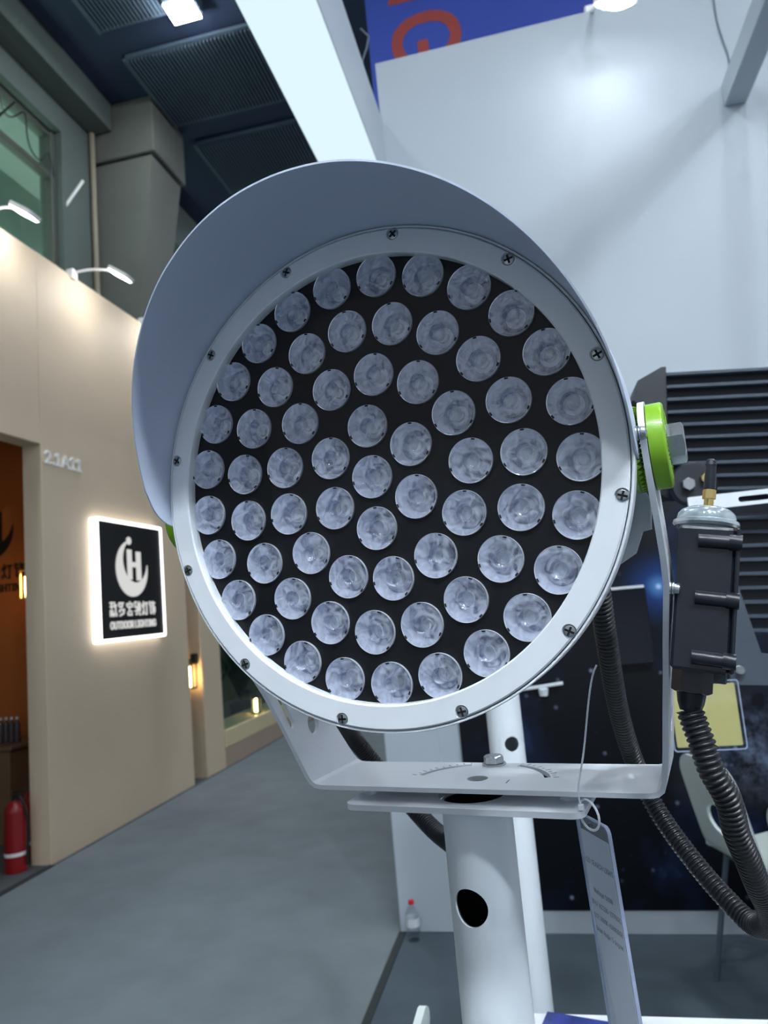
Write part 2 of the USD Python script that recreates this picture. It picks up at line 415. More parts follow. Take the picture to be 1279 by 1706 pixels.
# beige stand across the aisle
wl = Thing('wall_left', 'beige wall of the stand across the aisle', None, (-3.295, 4.2, 0), kind='structure')
wl.part('panel', cb(-3.37, -3.22, 4.192, 6.14, 0.0, 4.17, 0.004), M_beige)
wl.part('lintel', cb(-3.37, -3.222, -3.0, 4.190, 2.757, 4.17, 0.004), M_beige)
wl.part('panel', cb(-3.37, -3.22, 6.14, 6.392, 2.757, 4.17, 0.002), M_beige)
wp = Thing('wall_pillar', 'beige pillar and plant-window surround of the stand across the aisle', None, (-3.4, 6.6, 0), kind='structure')
wp.part('pillar', cb(-3.62, -3.22, 6.395, 6.80, 0.0, 4.17, 0.004), M_beige)
wp.part('panel', cb(-3.37, -3.22, 6.802, 14.0, 2.3, 4.17, 0.004), M_beige)
wp.part('sill_wall', cb(-3.37, -3.215, 6.802, 14.0, 0.0, 0.19, 0.003), M_beige2)
wp.part('sill', cb(-3.60, -3.205, 6.802, 14.0, 0.191, 0.36, 0.006), M_cream, label='cream ledge')
wp.part('back_panel', cb(-4.0, -3.95, 5.06, 6.79, 0.0, 2.75), M_beige2)
single('wall_interior', cb(-4.84, -3.38, 5.0, 5.05, 0.005, 3.2), M_brown, 'orange-brown back wall inside the beige stand', kind='structure')
single('wall_interior_ceiling', cb(-4.84, -3.375, 1.0, 5.05, 3.2, 3.25), M_counter, 'ceiling panel inside the beige stand', kind='structure')
single('wall_planter', cb(-4.6, -4.55, 6.81, 14, 0.0, 2.6), M_soil, 'dim back wall of the plant window', kind='structure')
single('window_2', cb(-3.245, -3.235, 6.802, 13.9, 0.361, 2.299), M_pane, 'glass of the plant window', kind='structure')
single('wall_end', cb(-9, 12, 26, 26.1, 0, 8), M_conc2, 'far end wall of the hall', kind='structure')

# hall wall, window and flared concrete column at upper left
hw = Thing('wall_hall', 'grey-green hall wall with high windows', None, (-5.0, 6, 0), kind='structure')
hw.part('panel', cb(-5.15, -4.85, -4, 26, 7.28, 8.0), M_conc2)
hw.part('panel', cb(-5.15, -4.85, -4, 26, 0, 5.0), M_conc2)
hw.part('pier', cb(-5.15, -4.85, 6.80, 8.6, 5.0, 7.28), M_conc2)
hw.part('pier', cb(-5.15, -4.85, 9.75, 26, 5.0, 7.28), M_conc2)
hw.part('beam', cb(-4.85, -4.55, -4, 7.39, 7.62, 8.0, 0.01), M_conc2, label='ledge under the ceiling')
single('wall_office', cat_(cb(-6.4, -6.3, -4, 26, 4.5, 7.6), cb(-6.4, -5.16, -4, 26, 7.6, 7.65)), M_office, 'pale green wall behind the high windows', kind='structure')
single('office_fill', cb(-5.9, -5.7, 0, 14, 4.86, 4.90), M_officefill, 'added unseen light below the sill of the high hall window, brightening the office wall', 'tube light')  # added out of sight to brighten the room behind the high windows
w1 = Thing('window_1', 'high hall window with a transom bar', None, (-5.0, 5.0, 5.0), kind='structure')
w1.part('pane', cb(-5.02, -5.01, 0.0, 6.74, 6.76, 7.26), M_pane)
w1.part('pane', cb(-5.02, -5.01, 0.0, 6.74, 5.02, 6.68), M_pane)
w1.part('transom', cb(-5.06, -4.96, 0.0, 6.76, 6.68, 6.76, 0.008), M_mull)
w1.part('head', cb(-5.06, -4.96, 0.0, 6.76, 7.22, 7.28, 0.008), M_mull)
w1.part('jamb', cb(-5.08, -4.94, 6.73, 6.80, 5.0, 7.28, 0.008), M_mull)
w1.part('mullion', cb(-5.06, -4.96, 5.84, 5.90, 5.0, 7.28, 0.008), M_mull)
w3 = Thing('window_3', 'second high hall window behind the concrete column', None, (-5.0, 9.2, 5.0), kind='structure')
w3.part('pane', cb(-5.02, -5.01, 8.6, 9.75, 5.0, 7.28), M_pane)
w3.part('mullion', cb(-5.06, -4.96, 9.13, 9.19, 5.0, 7.28, 0.008), M_mull)

cc = Thing('concrete_column', 'grey concrete hall column flaring out below the ceiling', 'column', (-4.4, 7.8, 0), kind='structure')
cc.part('capital', cb(-4.849, -4.0, 7.40, 8.22, 7.255, 7.999, 0.012), M_conc)
cc.part('joint', cb(-4.849, -4.08, 7.45, 8.12, 7.20, 7.26), M_dark)
cc.part('shaft', tri(Manifold.hull_points(np.array([[-4.849, 7.42, 7.21], [-4.05, 7.42, 7.21], [-4.05, 8.16, 7.21], [-4.849, 8.16, 7.21],
                                                    [-4.849, 7.42, 4.2], [-4.40, 7.42, 4.2], [-4.40, 7.90, 4.2], [-4.849, 7.90, 4.2]]))), M_conc)
cc.part('shaft_base', cb(-4.849, -4.40, 7.42, 7.90, 0, 4.2), M_conc)
single('wall_pipe', tube([[-4.80, 7.33, 4.0], [-4.80, 7.33, 7.0], [-4.80, 7.33, 7.61]], 0.035, 14), M_pipe, 'cream painted pipe running up beside the concrete column', 'pipe')
single('window_stay', tube([[-4.88, 6.85, 6.35], [-4.72, 7.0, 6.75]], 0.018, 10), M_letter, 'short white tube slanting beside the pipe by the high window', 'tube')
cbl, _ = spline([[-4.9, 5.86, 7.2], [-4.88, 6.05, 6.95], [-4.86, 6.2, 7.1], [-4.86, 6.25, 6.78], [-4.87, 6.45, 6.7], [-4.86, 6.55, 6.85], [-4.86, 6.66, 6.62]], 60)
single('window_cable', tube(cbl, 0.008, 8), M_blackmetal, 'loose black cable looping over the transom of the high window', 'cable')
single('window_strut', tube([[-4.95, 5.86, 6.8], [-4.92, 6.12, 7.18]], 0.012, 8), M_blackmetal, 'thin dark strut leaning in the high window', 'strut')

# slatted ceiling panels
def slat_panel(x0, x1, y0, y1, label):
    t = Thing('ceiling_panel', label, 'ceiling panel', ((x0 + x1) / 2, (y0 + y1) / 2, 7.93), group=None)
    t.part('frame', cat_(cb(x0, x0 + .03, y0, y1, 7.90, 7.97), cb(x1 - .03, x1, y0, y1, 7.90, 7.97), cb(x0, x1, y0, y0 + .03, 7.93, 7.97), cb(x0, x1, y1 - .03, y1, 7.93, 7.97)), M_slat, smooth=False)
    n = int((x1 - x0 - .06) / 0.045)
    t.part('slats', cat_(*[cb(x0 + .04 + k * .045, x0 + .056 + k * .045, y0 + .03, y1 - .03, 7.89, 7.96) for k in range(n)]), M_slat, smooth=False, kind='stuff')
slat_panel(-4.0, -2.9, 4.7, 6.32, 'slatted ceiling panel at the top edge of the picture')
slat_panel(-3.97, -2.3, 6.72, 7.95, 'large slatted ceiling panel right of the concrete column')
slat_panel(-3.92, -2.3, 8.35, 9.55, 'farthest slatted ceiling panel just above the visor')

# hall lights: one is in view, the rest stand in the same rows
HL = [(-2.95, 6.2)] + [(x, y) for y in (-2.5, 1.8, 6.2, 11.0) for x in (-2.95, 1.6, 6.0) if (x, y) != (-2.95, 6.2)]
for i, (x, y) in enumerate(HL):
    lab = 'white hall light on the dark ceiling at the top edge' if i == 0 else 'white hall light on the ceiling outside the picture'
    t = Thing('hall_light', lab, 'ceiling light', (x, y, 7.8), group=None if i == 0 else 'hall lights outside the picture')
    t.part('housing', cb(x - .17, x + .17, y - .15, y + .15, 7.80, 7.999, 0.02), M_slat)
    t.part('diffuser', cb(x - .15, x + .15, y - .13, y + .13, 7.785, 7.801), M_halllight)

# blue hanging banner, lettering turned on its side
bn = Thing('hanging_banner', 'blue hanging banner with orange-red letters turned sideways beyond the white wall', 'banner', (1.2, 6.0, 5.0))
bn.part('sheet', cb(-0.98, 3.5, 6.0, 6.02, 4.6, 7.99), M_blue)
def banner_letter(s, zc):
    m = text(s, 0.60, 0.004, bold=True); m.apply_translation(-m.bounds.mean(0))
    m.apply_scale([1.0, 1.0, 1.0])
    return basis(m, [-0.44, 5.997, zc], [0, 0, -1], [1, 0, 0], [0, -1, 0])
bn.part('letter', banner_letter('G', 6.62), M_red)
bn.part('letter', banner_letter('N', 7.30), M_red)
cab, _ = spline([[-0.80, 4.6, 5.62], [-0.755, 4.6, 5.56], [-0.745, 4.6, 5.50], [-0.80, 4.6, 5.40], [-0.81, 4.6, 5.0], [-0.80, 4.6, 3.0], [-0.80, 4.6, 0.02]], 60)
single('hall_cable', tube(cab, 0.007, 8), M_cable, 'pale cable hanging in the gap beside the glowing beam', 'cable')
wc, _ = spline([[1.10, 3.30, 4.24], [1.116, 3.312, 4.12], [1.116, 3.315, 4.03], [1.130, 3.315, 3.905], [1.138, 3.315, 3.85], [1.139, 3.316, 3.79]], 40)
single('wall_cable', tube(wc, 0.004, 8), M_cable, 'thin grey cable hanging down the white wall at upper right', 'cable')

# arm spotlights
def arm_light(p0, p1, hd, label, emat, w=0.20, ln=0.13, tilt=35.0, bulb=False):
    """p0 wall end of the arm, p1 the head; hd the direction (in plan) the arm points."""
    t = Thing('arm_spotlight', label, 'spotlight', p0)
    p0, p1 = np.array(p0, float), np.array(p1, float)
    d = np.array([hd[0], hd[1], 0.0]); d /= np.linalg.norm(d); s = np.array([-d[1], d[0], 0])
    t.part('clamp', at(cb(-.03, .03, -.03, .03, -.05, .03, 0.006), *p0), M_letter)
    t.part('arm', tube(spline([p0, (p0 * 2 + p1) / 3 + [0, 0, .02], (p0 + 2 * p1) / 3 + [0, 0, .02], p1], 12)[0], 0.009, 10), M_letter)
    c, sn = math.cos(math.radians(tilt)), math.sin(math.radians(tilt))
    ax = d * c - np.array([0, 0, sn]); nz = d * sn + np.array([0, 0, c])
    body = ext(rrect(-w / 2, w / 2, -ln / 2, ln / 2, ln * .3), 0.028)
    t.part('head', basis(body, p1 + ax * w * .45, ax, s, nz), M_letter)
    face = ext(rrect(-w / 2 + .012, w / 2 - .012, -ln / 2 + .012, ln / 2 - .012, ln * .25), 0.005)
    t.part('lens', basis(face, p1 + ax * w * .45 - nz * .005, ax, s, nz), emat, label='glowing lamp face')
arm_light((-3.225, 4.60, 4.19), (-2.93, 4.66, 4.185), (1, 0.05), 'white arm spotlight on the beige wall nearest the concrete column', M_armlight)
arm_light((-3.225, 3.72, 4.19), (-3.04, 3.75, 4.215), (1, 0.05), 'white arm spotlight on the beige wall at the left edge', M_armlight)
arm_light((-3.225, 5.60, 4.19), (-2.95, 5.66, 4.19), (1, 0.05), 'white arm spotlight on the beige wall half hidden by the visor', M_armlight)
arm_light((0.575, 3.37, 4.265), (0.575, 3.02, 3.985), (0.50, -0.87), 'white arm spotlight glaring at the top of the white wall', M_walllight, w=0.17, ln=0.15, tilt=30)
arm_light((1.55, 3.37, 4.26), (1.55, 2.90, 3.99), (-0.1, -1), 'added white arm spotlight on the white wall outside the picture, brightening the yoke plate', M_addedlight, w=0.17, ln=0.15, tilt=-50)  # extra lamp added out of view to light the yoke plate from behind
for k, x in enumerate((-0.2, 0.75, 1.7)):
    arm_light((x, -1.74, 3.93), (x, -1.25, 3.97), (0, 1), ('white arm spotlight on the front beam behind the camera, leftmost', 'white arm spotlight on the front beam behind the camera, middle', 'white arm spotlight on the front beam behind the camera, rightmost')[k], (M_frontlight, M_frontlight, M_frontlight2)[k], w=0.24, ln=0.2, tilt=-25)

# ------------------------------------------------------------------ lettering shared by the two shop signs
BARS = {  # blocky glyphs on a 10 x 10 grid: (x0, y0, x1, y1)
    'a': [(0, 8.6, 4.6, 9.8), (0, 6.2, 4.6, 7.2), (1.7, 5, 2.9, 10), (0, 3.4, 4.6, 4.4), (0.2, 0, 1.4, 3.6), (3.2, 0, 4.4, 3.6), (0, 1.2, 4.6, 2.2), (5.6, 7, 10, 8.2), (6, 6, 7.2, 10), (7.6, 2, 8.8, 7.4), (5.2, 0, 6.6, 2.6), (8.6, 0, 10, 2.4)],
    'b': [(1, 8.4, 8, 9.6), (0.4, 6.4, 1.8, 9), (4.6, 6.4, 6.6, 8.6), (2, 5.6, 5.6, 6.8), (2.4, 3.8, 9.4, 5), (1, 2.6, 2.6, 4.4), (6.8, 1.6, 8.6, 4), (3.6, 0.8, 7, 2), (1.4, 0, 4, 1)],
    'c': [(4.4, 9, 5.8, 10), (0, 7.6, 10, 8.8), (0, 6.4, 1.2, 8), (8.8, 6.4, 10, 8), (1.6, 5.6, 8.8, 6.7), (3.6, 2.4, 5, 7), (1.4, 0.4, 2.8, 3), (2.6, 0, 8.6, 1.1), (6.8, 0.6, 8, 3.6)],
    'd': [(0, 8.8, 4, 9.9), (0.6, 5.4, 1.7, 9.2), (0, 5.4, 4.4, 6.5), (3.2, 1.4, 4.4, 6.2), (0, 2.6, 3, 3.6), (1.8, 0.2, 4, 1.4), (5.2, 7.8, 10, 8.8), (5.2, 3, 6.2, 8), (9, 3, 10, 8), (7.1, 0.4, 8.2, 10), (5.2, 5, 10, 5.9), (5.2, 3, 10, 4), (7.2, 0, 10, 1.1)],
    'e': [(0.2, 5.4, 1.2, 8), (1.9, 2, 3, 10), (3.4, 6.4, 4.4, 8.2), (0.2, 0, 1.4, 2.6), (3, 0.6, 4.2, 2.6), (5, 8, 10, 9.2), (7, 0, 8.3, 9), (5.4, 0, 7.4, 1.1)],
    'f': [(0.8, 8, 4.2, 9.2), (0.2, 6.4, 1.6, 9.9), (2.4, 5.8, 4.4, 7), (1.4, 0.6, 2.6, 6.4), (2.4, 0.4, 4.2, 1.6), (5.6, 8, 10, 9.1), (5.4, 6.4, 6.6, 9.9), (7.1, 0, 8.2, 8), (5.2, 4.8, 10, 5.9), (5.2, 1.6, 6.2, 5.2), (9, 1.6, 10, 5.2)]}


def shop_sign(s=1.0, depth=0.006):
    """Meshes in the xy plane, centred on the emblem: (crescent, dot, letter mark, six characters, caption)."""
    o = CrossSection([circ(0, 0, 0.225 * s, 72)]) - CrossSection([circ(0.047 * s, 0.066 * s, 0.178 * s, 72)])
    crescent = tri(Manifold.extrude(o, depth))
    dot = tri(Manifold.extrude(CrossSection([circ(-0.035 * s, 0.222 * s, 0.032 * s, 24)]), depth))
    def bar(x0, x1, y0, y1): return [(x0 * s, y0 * s), (x1 * s, y0 * s), (x1 * s, y1 * s), (x0 * s, y1 * s)]
    mark = CrossSection([bar(-0.066, -0.004, -0.088, 0.152), bar(0.062, 0.128, -0.094, 0.140), bar(-0.01, 0.07, 0.012, 0.052)], manifold3d.FillRule.NonZero)
    mark = tri(Manifold.extrude(mark, depth))
    chars = []
    for k, ch in enumerate('abcdef'):
        w = 0.098 * s; u = 0.090 * s / 10; x0 = -0.325 * s + k * 0.1115 * s
        cs = CrossSection([[(x0 + a * u, -0.375 * s + b * u * 1.25), (x0 + c * u, -0.375 * s + b * u * 1.25), (x0 + c * u, -0.375 * s + d * u * 1.25), (x0 + a * u, -0.375 * s + d * u * 1.25)] for a, b, c, d in BARS[ch]], manifold3d.FillRule.NonZero)
        chars.append(tri(Manifold.extrude(cs, depth)))
    cap = text('OUTDOOR LIGHTING', 0.056 * s, depth, bold=True)
    cap.apply_translation(-cap.bounds.mean(0)); cap.apply_scale([0.65 * s / cap.extents[0], 1, 1]); cap.apply_translation([0, -0.442 * s, depth / 2])
    return crescent, dot, mark, chars, cap


def put_sign(t, origin, ux, uy, uz, m, s=1.0):
    crescent, dot, mark, chars, cap = shop_sign(s)
    B = lambda q: basis(q, origin, ux, uy, uz)
    t.part('crescent', B(crescent), m); t.part('dot', B(dot), m); t.part('letter_mark', B(mark), m)
    for c in chars: t.part('character', B(c), m)
    t.part('caption', B(cap), m)

# lit sign on the beige wall (faces +x; reading direction is +y)
sg = Thing('lightbox_sign', 'black square sign with glowing white edge and white crescent emblem on the beige wall', 'sign', (-3.22, 5.17, 1.34))
sg.part('glow_frame', at(ext([rrect(4.70, 5.64, 1.36, 2.30, 0.02), rrect(4.722, 5.622, 1.385, 2.278, 0.008)], 0.064, axis='x'), -3.2195, 0, 0), M_signlight, label='glowing white edge')
sg.part('face', at(ext(rrect(4.723, 5.621, 1.386, 2.277, 0.006), 0.055, axis='x'), -3.2195, 0, 0), M_signblk, label='black face')
put_sign(sg, np.array([-3.1645, 5.165, 1.925]), [0, 1, 0], [0, 0, 1], [1, 0, 0], M_signletter)
nb = Thing('stand_number', 'white raised stand number 2.1A11 on the beige wall', 'number sign', (-3.22, 4.36, 2.62))
x = 4.222
for ch in '2.1A11':
    m = text(ch, 0.088, 0.012, bold=True); w = m.extents[0]; m.apply_translation([-m.bounds[0][0], 0, 0])
    nb.part('digit', basis(m, np.array([-3.2195, x, 2.632]), [0, 1, 0], [0, 0, 1], [1, 0, 0]), M_letter)
    x += w + 0.011

# inside the beige stand
isg = Thing('interior_sign', 'dark crescent emblem and lettering on the orange-brown wall', 'sign', (-4.36, 4.995, 1.7))
put_sign(isg, np.array([-4.36, 4.999, 2.34]), [1, 0, 0], [0, 0, 1], [0, -1, 0], M_darkletter, 1.08)
ct = Thing('reception_counter', 'brown counter with bottles inside the beige stand', 'counter', (-4.3, 4.72, 0.0))
ct.part('body', cb(-4.83, -3.84, 4.58, 4.98, 0.005, 0.66, 0.006), M_counter)
ct.part('top', cb(-4.83, -3.80, 4.55, 4.99, 0.66, 0.69, 0.006), M_counter)
def bottle(x, y, z, h, r, body, cap, label, group=None, withlabel=True):
    t = Thing('bottle', label, 'bottle', (x, y, z), group=group)
    b = lathe([(0, 0), (r * .85, 0), (r, h * .03), (r, h * .28), (r * .93, h * .31), (r, h * .34), (r, h * .62), (r * .8, h * .74), (r * .36, h * .86), (r * .34, h * .93), (0, h * .93)], 24)
    t.part('body', at(b, x, y, z), body)
    if withlabel: t.part('sleeve', at(lathe([(r * 1.01, h * .36), (r * 1.01, h * .58)], 24), x, y, z), M_bottlelabel)
    t.part('cap', at(lathe([(0, h * .9), (r * .42, h * .9), (r * .42, h * .985), (r * .36, h), (0, h)], 20), x, y, z), cap)
M_darkbottle = mat('dark_bottle', lin(70, 58, 60), 0.3)
for k in range(4):
    bottle(-4.035 + .047 * k, 4.73, 0.69, 0.185, 0.022, M_darkbottle, M_bottlelabel, ('leftmost', 'second', 'third', 'rightmost')[k] + ' dark water bottle with pale cap in the row on the brown counter', 'bottles on the brown counter', False)
def lantern(x, y, z, w, h, label, lit, face):
    """Wall lantern: four posts, top and bottom frames, a lamp; face = direction to the wall."""
    t = Thing('wall_lantern', label, 'lantern', (x, y, z))
    fm = M_gold if not lit else M_blackmetal
    t.part('bottom_frame', cb(x - w / 2, x + w / 2, y - w / 2, y + w / 2, z, z + .014, .002), fm)
    t.part('top_frame', cb(x - w / 2, x + w / 2, y - w / 2, y + w / 2, z + h - .014, z + h, .002), fm)
    for sx in (-1, 1):
        for sy in (-1, 1):
            t.part('post', cb(x + sx * (w / 2 - .006) - .006, x + sx * (w / 2 - .006) + .006, y + sy * (w / 2 - .006) - .006, y + sy * (w / 2 - .006) + .006, z + .014, z + h - .014), fm)
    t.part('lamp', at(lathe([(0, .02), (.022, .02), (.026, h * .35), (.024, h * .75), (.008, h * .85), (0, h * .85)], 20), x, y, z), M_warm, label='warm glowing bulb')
    a = np.array([x, y, z + h]); b = a + np.array([face[0], face[1], 0]) * (w / 2 + .05) + [0, 0, .03]
    t.part('bracket', tube([a, a + [0, 0, .03], (a + b) / 2 + [0, 0, .02], b], .008, 8), M_blackmetal)
    t.part('wall_plate', at(cb(-.03, .03, -.03, .03, -.05, .05, .006), *b), M_blackmetal)
lantern(-3.765, 4.72, 1.735, 0.09, 0.23, 'gold framed wall lantern on the orange-brown wall', False, (0, 1))
lantern(-3.285, 6.27, 0.84, 0.10, 0.24, 'black wall lantern glowing warm in the gap behind the beige wall', True, (0, 1))
lantern(-3.305, 7.85, 0.362, 0.09, 0.20, 'small lantern added behind the glass, imitating a light reflected in the pane', True, (-1, 0))  # added lantern standing in for a light mirrored in the window glass
single('dark_post', cb(-3.36, -3.30, 6.17, 6.22, 0.004, 0.76, 0.004), M_blackmetal, 'black post standing in the gap under the glowing lantern', 'post')

dl = Thing('added_downlight', 'added round warm lamp brightening the inside of the beige stand, out of sight above the lintel', 'ceiling light', (-4.3, 4.2, 3.2))  # added hidden lamp that lifts the brown interior seen through the doorway
dl.part('ring', at(lathe([(.06, -.02), (.09, -.02), (.09, 0), (.06, 0), (.06, -.02)], 32), -4.3, 4.2, 3.199), M_letter)
dl.part('lens', at(lathe([(0, -.012), (.059, -.012), (.059, -.002), (0, -.002)], 32), -4.3, 4.2, 3.199), M_warm)

def extinguisher(x, y, h, r, label):
    t = Thing('fire_extinguisher', label, 'fire extinguisher', (x, y, 0.004))
    z = 0.004
    t.part('cylinder', at(lathe([(0, 0), (r * .96, 0), (r, .008), (r, h * .72), (r * .92, h * .78), (r * .62, h * .835), (r * .28, h * .86), (0, h * .86)], 32), x, y, z), M_redext)
    t.part('band', at(lathe([(r * 1.012, h * .20), (r * 1.02, h * .21), (r * 1.02, h * .235), (r * 1.012, h * .245)], 32), x, y, z), M_letter, label='pale band')
    t.part('valve', at(lathe([(0, h * .85), (r * .3, h * .85), (r * .3, h * .89), (r * .2, h * .9), (r * .2, h * .93), (0, h * .93)], 20), x, y, z), M_blackmetal)
    t.part('lever', rot(at(cb(-.012, .085, -.009, .009, h * .95, h * .965, .002), x, y, z), -14, [0, 1, 0], (x, y, z + h * .95)), M_blackmetal)
    t.part('handle', at(cb(-.012, .075, -.009, .009, h * .915, h * .93, .002), x, y, z), M_blackmetal)
    p, _ = spline([[x, y - .01, z + h * .9], [x + r * .8, y - .02, z + h * .9], [x + r * 1.25, y, z + h * .6], [x + r * 1.22, y, z + h * .25], [x + r * 1.2, y, z + h * .08]], 40)
    t.part('hose', tube(p, .009, 10), M_blackmetal)
extinguisher(-3.40, 4.10, 0.50, 0.068, 'nearer red fire extinguisher at the beige doorway, its pale band in full view')
extinguisher(-3.46, 4.34, 0.50, 0.068, 'red fire extinguisher half hidden behind the nearer one at the beige doorway')

# plants behind the glass
def plant(x, y, n, h, label):
    t = Thing('leafy_plant', label, 'plant', (x, y, 0.0))
    t.part('pot', at(lathe([(0, 0.0), (.12, 0.0), (.16, .34), (.17, .36), (.14, .36), (.13, .3), (0, .3)], 24), x, y, 0.004), M_blackmetal)
    r = np.random.default_rng(int(abs(x * 100 + y * 1000)))
    for k in range(n):
        a = r.uniform(0, 2 * PI); L = r.uniform(.5, 1.0) * h; bend = r.uniform(.25, .6)
        s = np.linspace(0, 1, 7); w = .035 * np.sin(PI * np.clip(s, .04, 1)) + .003
        out = bend * L * s ** 1.6; up = L * s * (1 - .35 * s * bend)
        c = np.stack([x + out * math.cos(a), y + out * math.sin(a), .31 + up], 1); sd = np.array([-math.sin(a), math.cos(a), 0])
        c[:, 0] = np.clip(c[:, 0], -4.5, -3.66)
        top = [c - w[:, None] * sd, c + [0, 0, -.006], c + w[:, None] * sd]
        v = np.vstack(top); f = []
        for b in (0, 7):
            for i in range(6): f += [[b + i, b + i + 1, b + 7 + i + 1], [b + i, b + 7 + i + 1, b + 7 + i]]
        vv = np.vstack([v, v - [0, 0, .003]]); ff = np.array(f)
        t.part('leaf', trimesh.Trimesh(vv, np.vstack([ff, ff[:, ::-1] + 21]), process=False), M_leaf, smooth=True)
plant(-3.85, 7.15, 26, 1.3, 'dark green plant behind the glass beside the beige pillar')
plant(-3.95, 7.9, 20, 0.9, 'lower dark green plant behind the glass next to the small added lantern')
plant(-4.0, 9.0, 20, 1.2, 'dark green plant farthest along behind the glass')

# ------------------------------------------------------------------ right side of the stand: chairs, table, floodlights
def chair(px, py, ang, label, group=None):
    """px, py: middle of the back's foot on the floor; ang: facing direction in degrees."""
    t = Thing('shell_chair', label, 'chair', (px, py, 0), group=group)
    path = [(.40, .445), (.37, .458), (.25, .455), (.12, .445), (.05, .45), (.015, .475), (-.005, .53), (-.03, .64), (-.055, .76), (-.062, .815)]
    p, _ = spline([(a, 0, b) for a, b in path], 40); p = p[:, [0, 2]]
    tg = np.gradient(p, axis=0); tg /= np.linalg.norm(tg, axis=1, keepdims=True); nn = np.stack([-tg[:, 1], tg[:, 0]], 1)
    band = np.vstack([p + nn * .006, (p - nn * .006)[::-1]])
    m = man(at(ext(band, 0.43, axis='y'), 0, -0.215, 0))
    back = ext([rrect(-.168, .168, .42, .818, .085, 8)], 1.0, axis='x')
    back = man(at(back, -.5, 0, 0))
    seatf = man(at(ext(rrect(0.0, .40, -.215, .215, .06, 8), 1.0), 0, 0, -.2)) + man(cb(-.3, .06, -.3, .3, 0, 1.2))
    m = (m ^ seatf) ^ (back + man(cb(.03, .6, -.3, .3, 0, .60)))
    hole = man(at(ext(circ(0, .60, .075, 32, ry=.055), 1.0, axis='x'), -.6, 0, 0)) ^ man(cb(-.6, .02, -.3, .3, 0, 1))
    m = tri(m - hole)
    place = lambda q: at(rot(q, ang, [0, 0, 1]), px, py, 0)
    t.part('shell', place(m), M_chair)
    for sx, sy in ((.02, -.15), (.02, .15), (.34, -.15), (.34, .15)):
        ox = -.05 if sx < .1 else .04
        t.part('leg', place(tube([[sx + .03 * (1 if sx < .1 else -1), sy * .8, .445], [sx + ox, sy * 1.15, 0.0]], .010, 12)), M_leg)
    t.part('seat_frame', place(cat_(tube([[.05, -.12, .44], [.05, .12, .44]], .009, 8), tube([[.31, -.12, .447], [.31, .12, .447]], .009, 8))), M_leg)
chair(0.555, 2.80, 20, 'white shell chair with an oval hole in its back, behind the conduit loop')
chair(0.67, 2.15, 20, 'white shell chair cut off by the right edge of the picture')
chair(-0.318, 1.09, 180, 'white chair of which only the tip of the back shows at the bottom edge')

tb = Thing('display_table', 'white display table at the bottom right edge', 'table', (0.8, 0.98, 0))
tb.part('top', cb(-0.12, 1.6, 0.86, 1.312, 0.722, 0.75, 0.004), M_table)
for sx in (0.20, 1.53):
    for sy in (0.92, 1.27):
        tb.part('leg', cb(sx - .02, sx + .02, sy - .02, sy + .02, 0, .722, .003), M_table)
br = Thing('brochure', 'dark blue brochure lying on the white display table beside the poles', 'brochure', (-0.01, 1.22, 0.75))
M_broch = mat('brochure_cover', lin(44, 58, 132), 0.3, var=0.9, scale=18)
br.part('pages', rot(cb(-0.085, 0.055, 1.13, 1.285, 0.7502, 0.756), -14, [0, 0, 1], (-.01, 1.21, .75)), M_paper)
br.part('cover', rot(cb(-0.086, 0.056, 1.129, 1.286, 0.7561, 0.7568), -14, [0, 0, 1], (-.01, 1.21, .75)), M_broch)
br.part('caption', basis(text('Leo', 0.02, 0.0005, bold=True), np.array([-0.004, 1.205, 0.7569]), [.97, -.24, 0], [.24, .97, 0], [0, 0, 1]), M_letter)
bottle(-0.700, 3.24, 0.0, 0.165, 0.030, M_water, M_redcap, 'clear plastic bottle with red cap on the floor by the white column')

def turn(m, deg, p): return rot(m, deg, [0, 1, 0], p)
# upper floodlight (seen from its finned back)
Y0 = 1.50
fl = Thing('floodlight', 'black floodlight with horizontal cooling fins above the white rail', 'floodlight', (0.55, 1.6, 1.62))
P0 = (0.302, Y0, 1.88); A = 5.5
fl.part('body', turn(cb(.272, .90, Y0 + .020, Y0 + .14, 1.622, 1.872, .006), A, P0), M_floodblk)
fl.part('end_plate', turn(at(ext([(.305, 1.884), (.296, 1.884), (.249, 1.858), (.242, 1.838), (.238, 1.818), (.262, 1.795), (.272, 1.63), (.300, 1.612)], .10, axis='y'), 0, Y0 + .002, 0), A, P0), M_floodblk)
for k in range(10):
    z = 1.868 - k * .0265
    fl.part('fin', turn(cb(.304, .90, Y0, Y0 + .03, z - .0035, z + .0035, .001), A, P0), M_fin)
fl.part('pivot_disc', at(lathe([(0, 0), (.040, 0), (.044, .004), (.044, .016), (.038, .022), (0, .022)], 32, 'y'), .318, Y0 - .035, 1.632), M_floodblk)
fl.part('pivot_bolt', at(rot(hexbolt(.022, .014), -90, [0, 0, 1]), .306, Y0 - .035, 1.632), M_steel)
fl.part('brass_bolt', at(rot(hexbolt(.014, .012), -90, [0, 0, 1]), .337, Y0 - .035, 1.640), M_brass)
# white rail that carries it
rl = Thing('mounting_rail', 'white slotted mounting rail between the two black floodlights', 'rail', (0.92, 1.47, 0.0))
sl = [rrect(.30, 1.0, 1.579, 1.606, .003)] + [rrect(x0, x0 + .055, 1.586, 1.597, .005) for x0 in (.39, .47, .55, .63, .71, .79)]
rl.part('bar', at(ext(sl, .006, axis='y'), 0, Y0 - .045, 0), M_white)
rl.part('upright', cb(.94, .98, Y0 - .039, Y0 + .001, 0.0, 1.70, .004), M_white)
rl.part('foot', cb(.86, 1.06, Y0 - .12, Y0 + .10, 0.0, 0.012, .003), M_white)
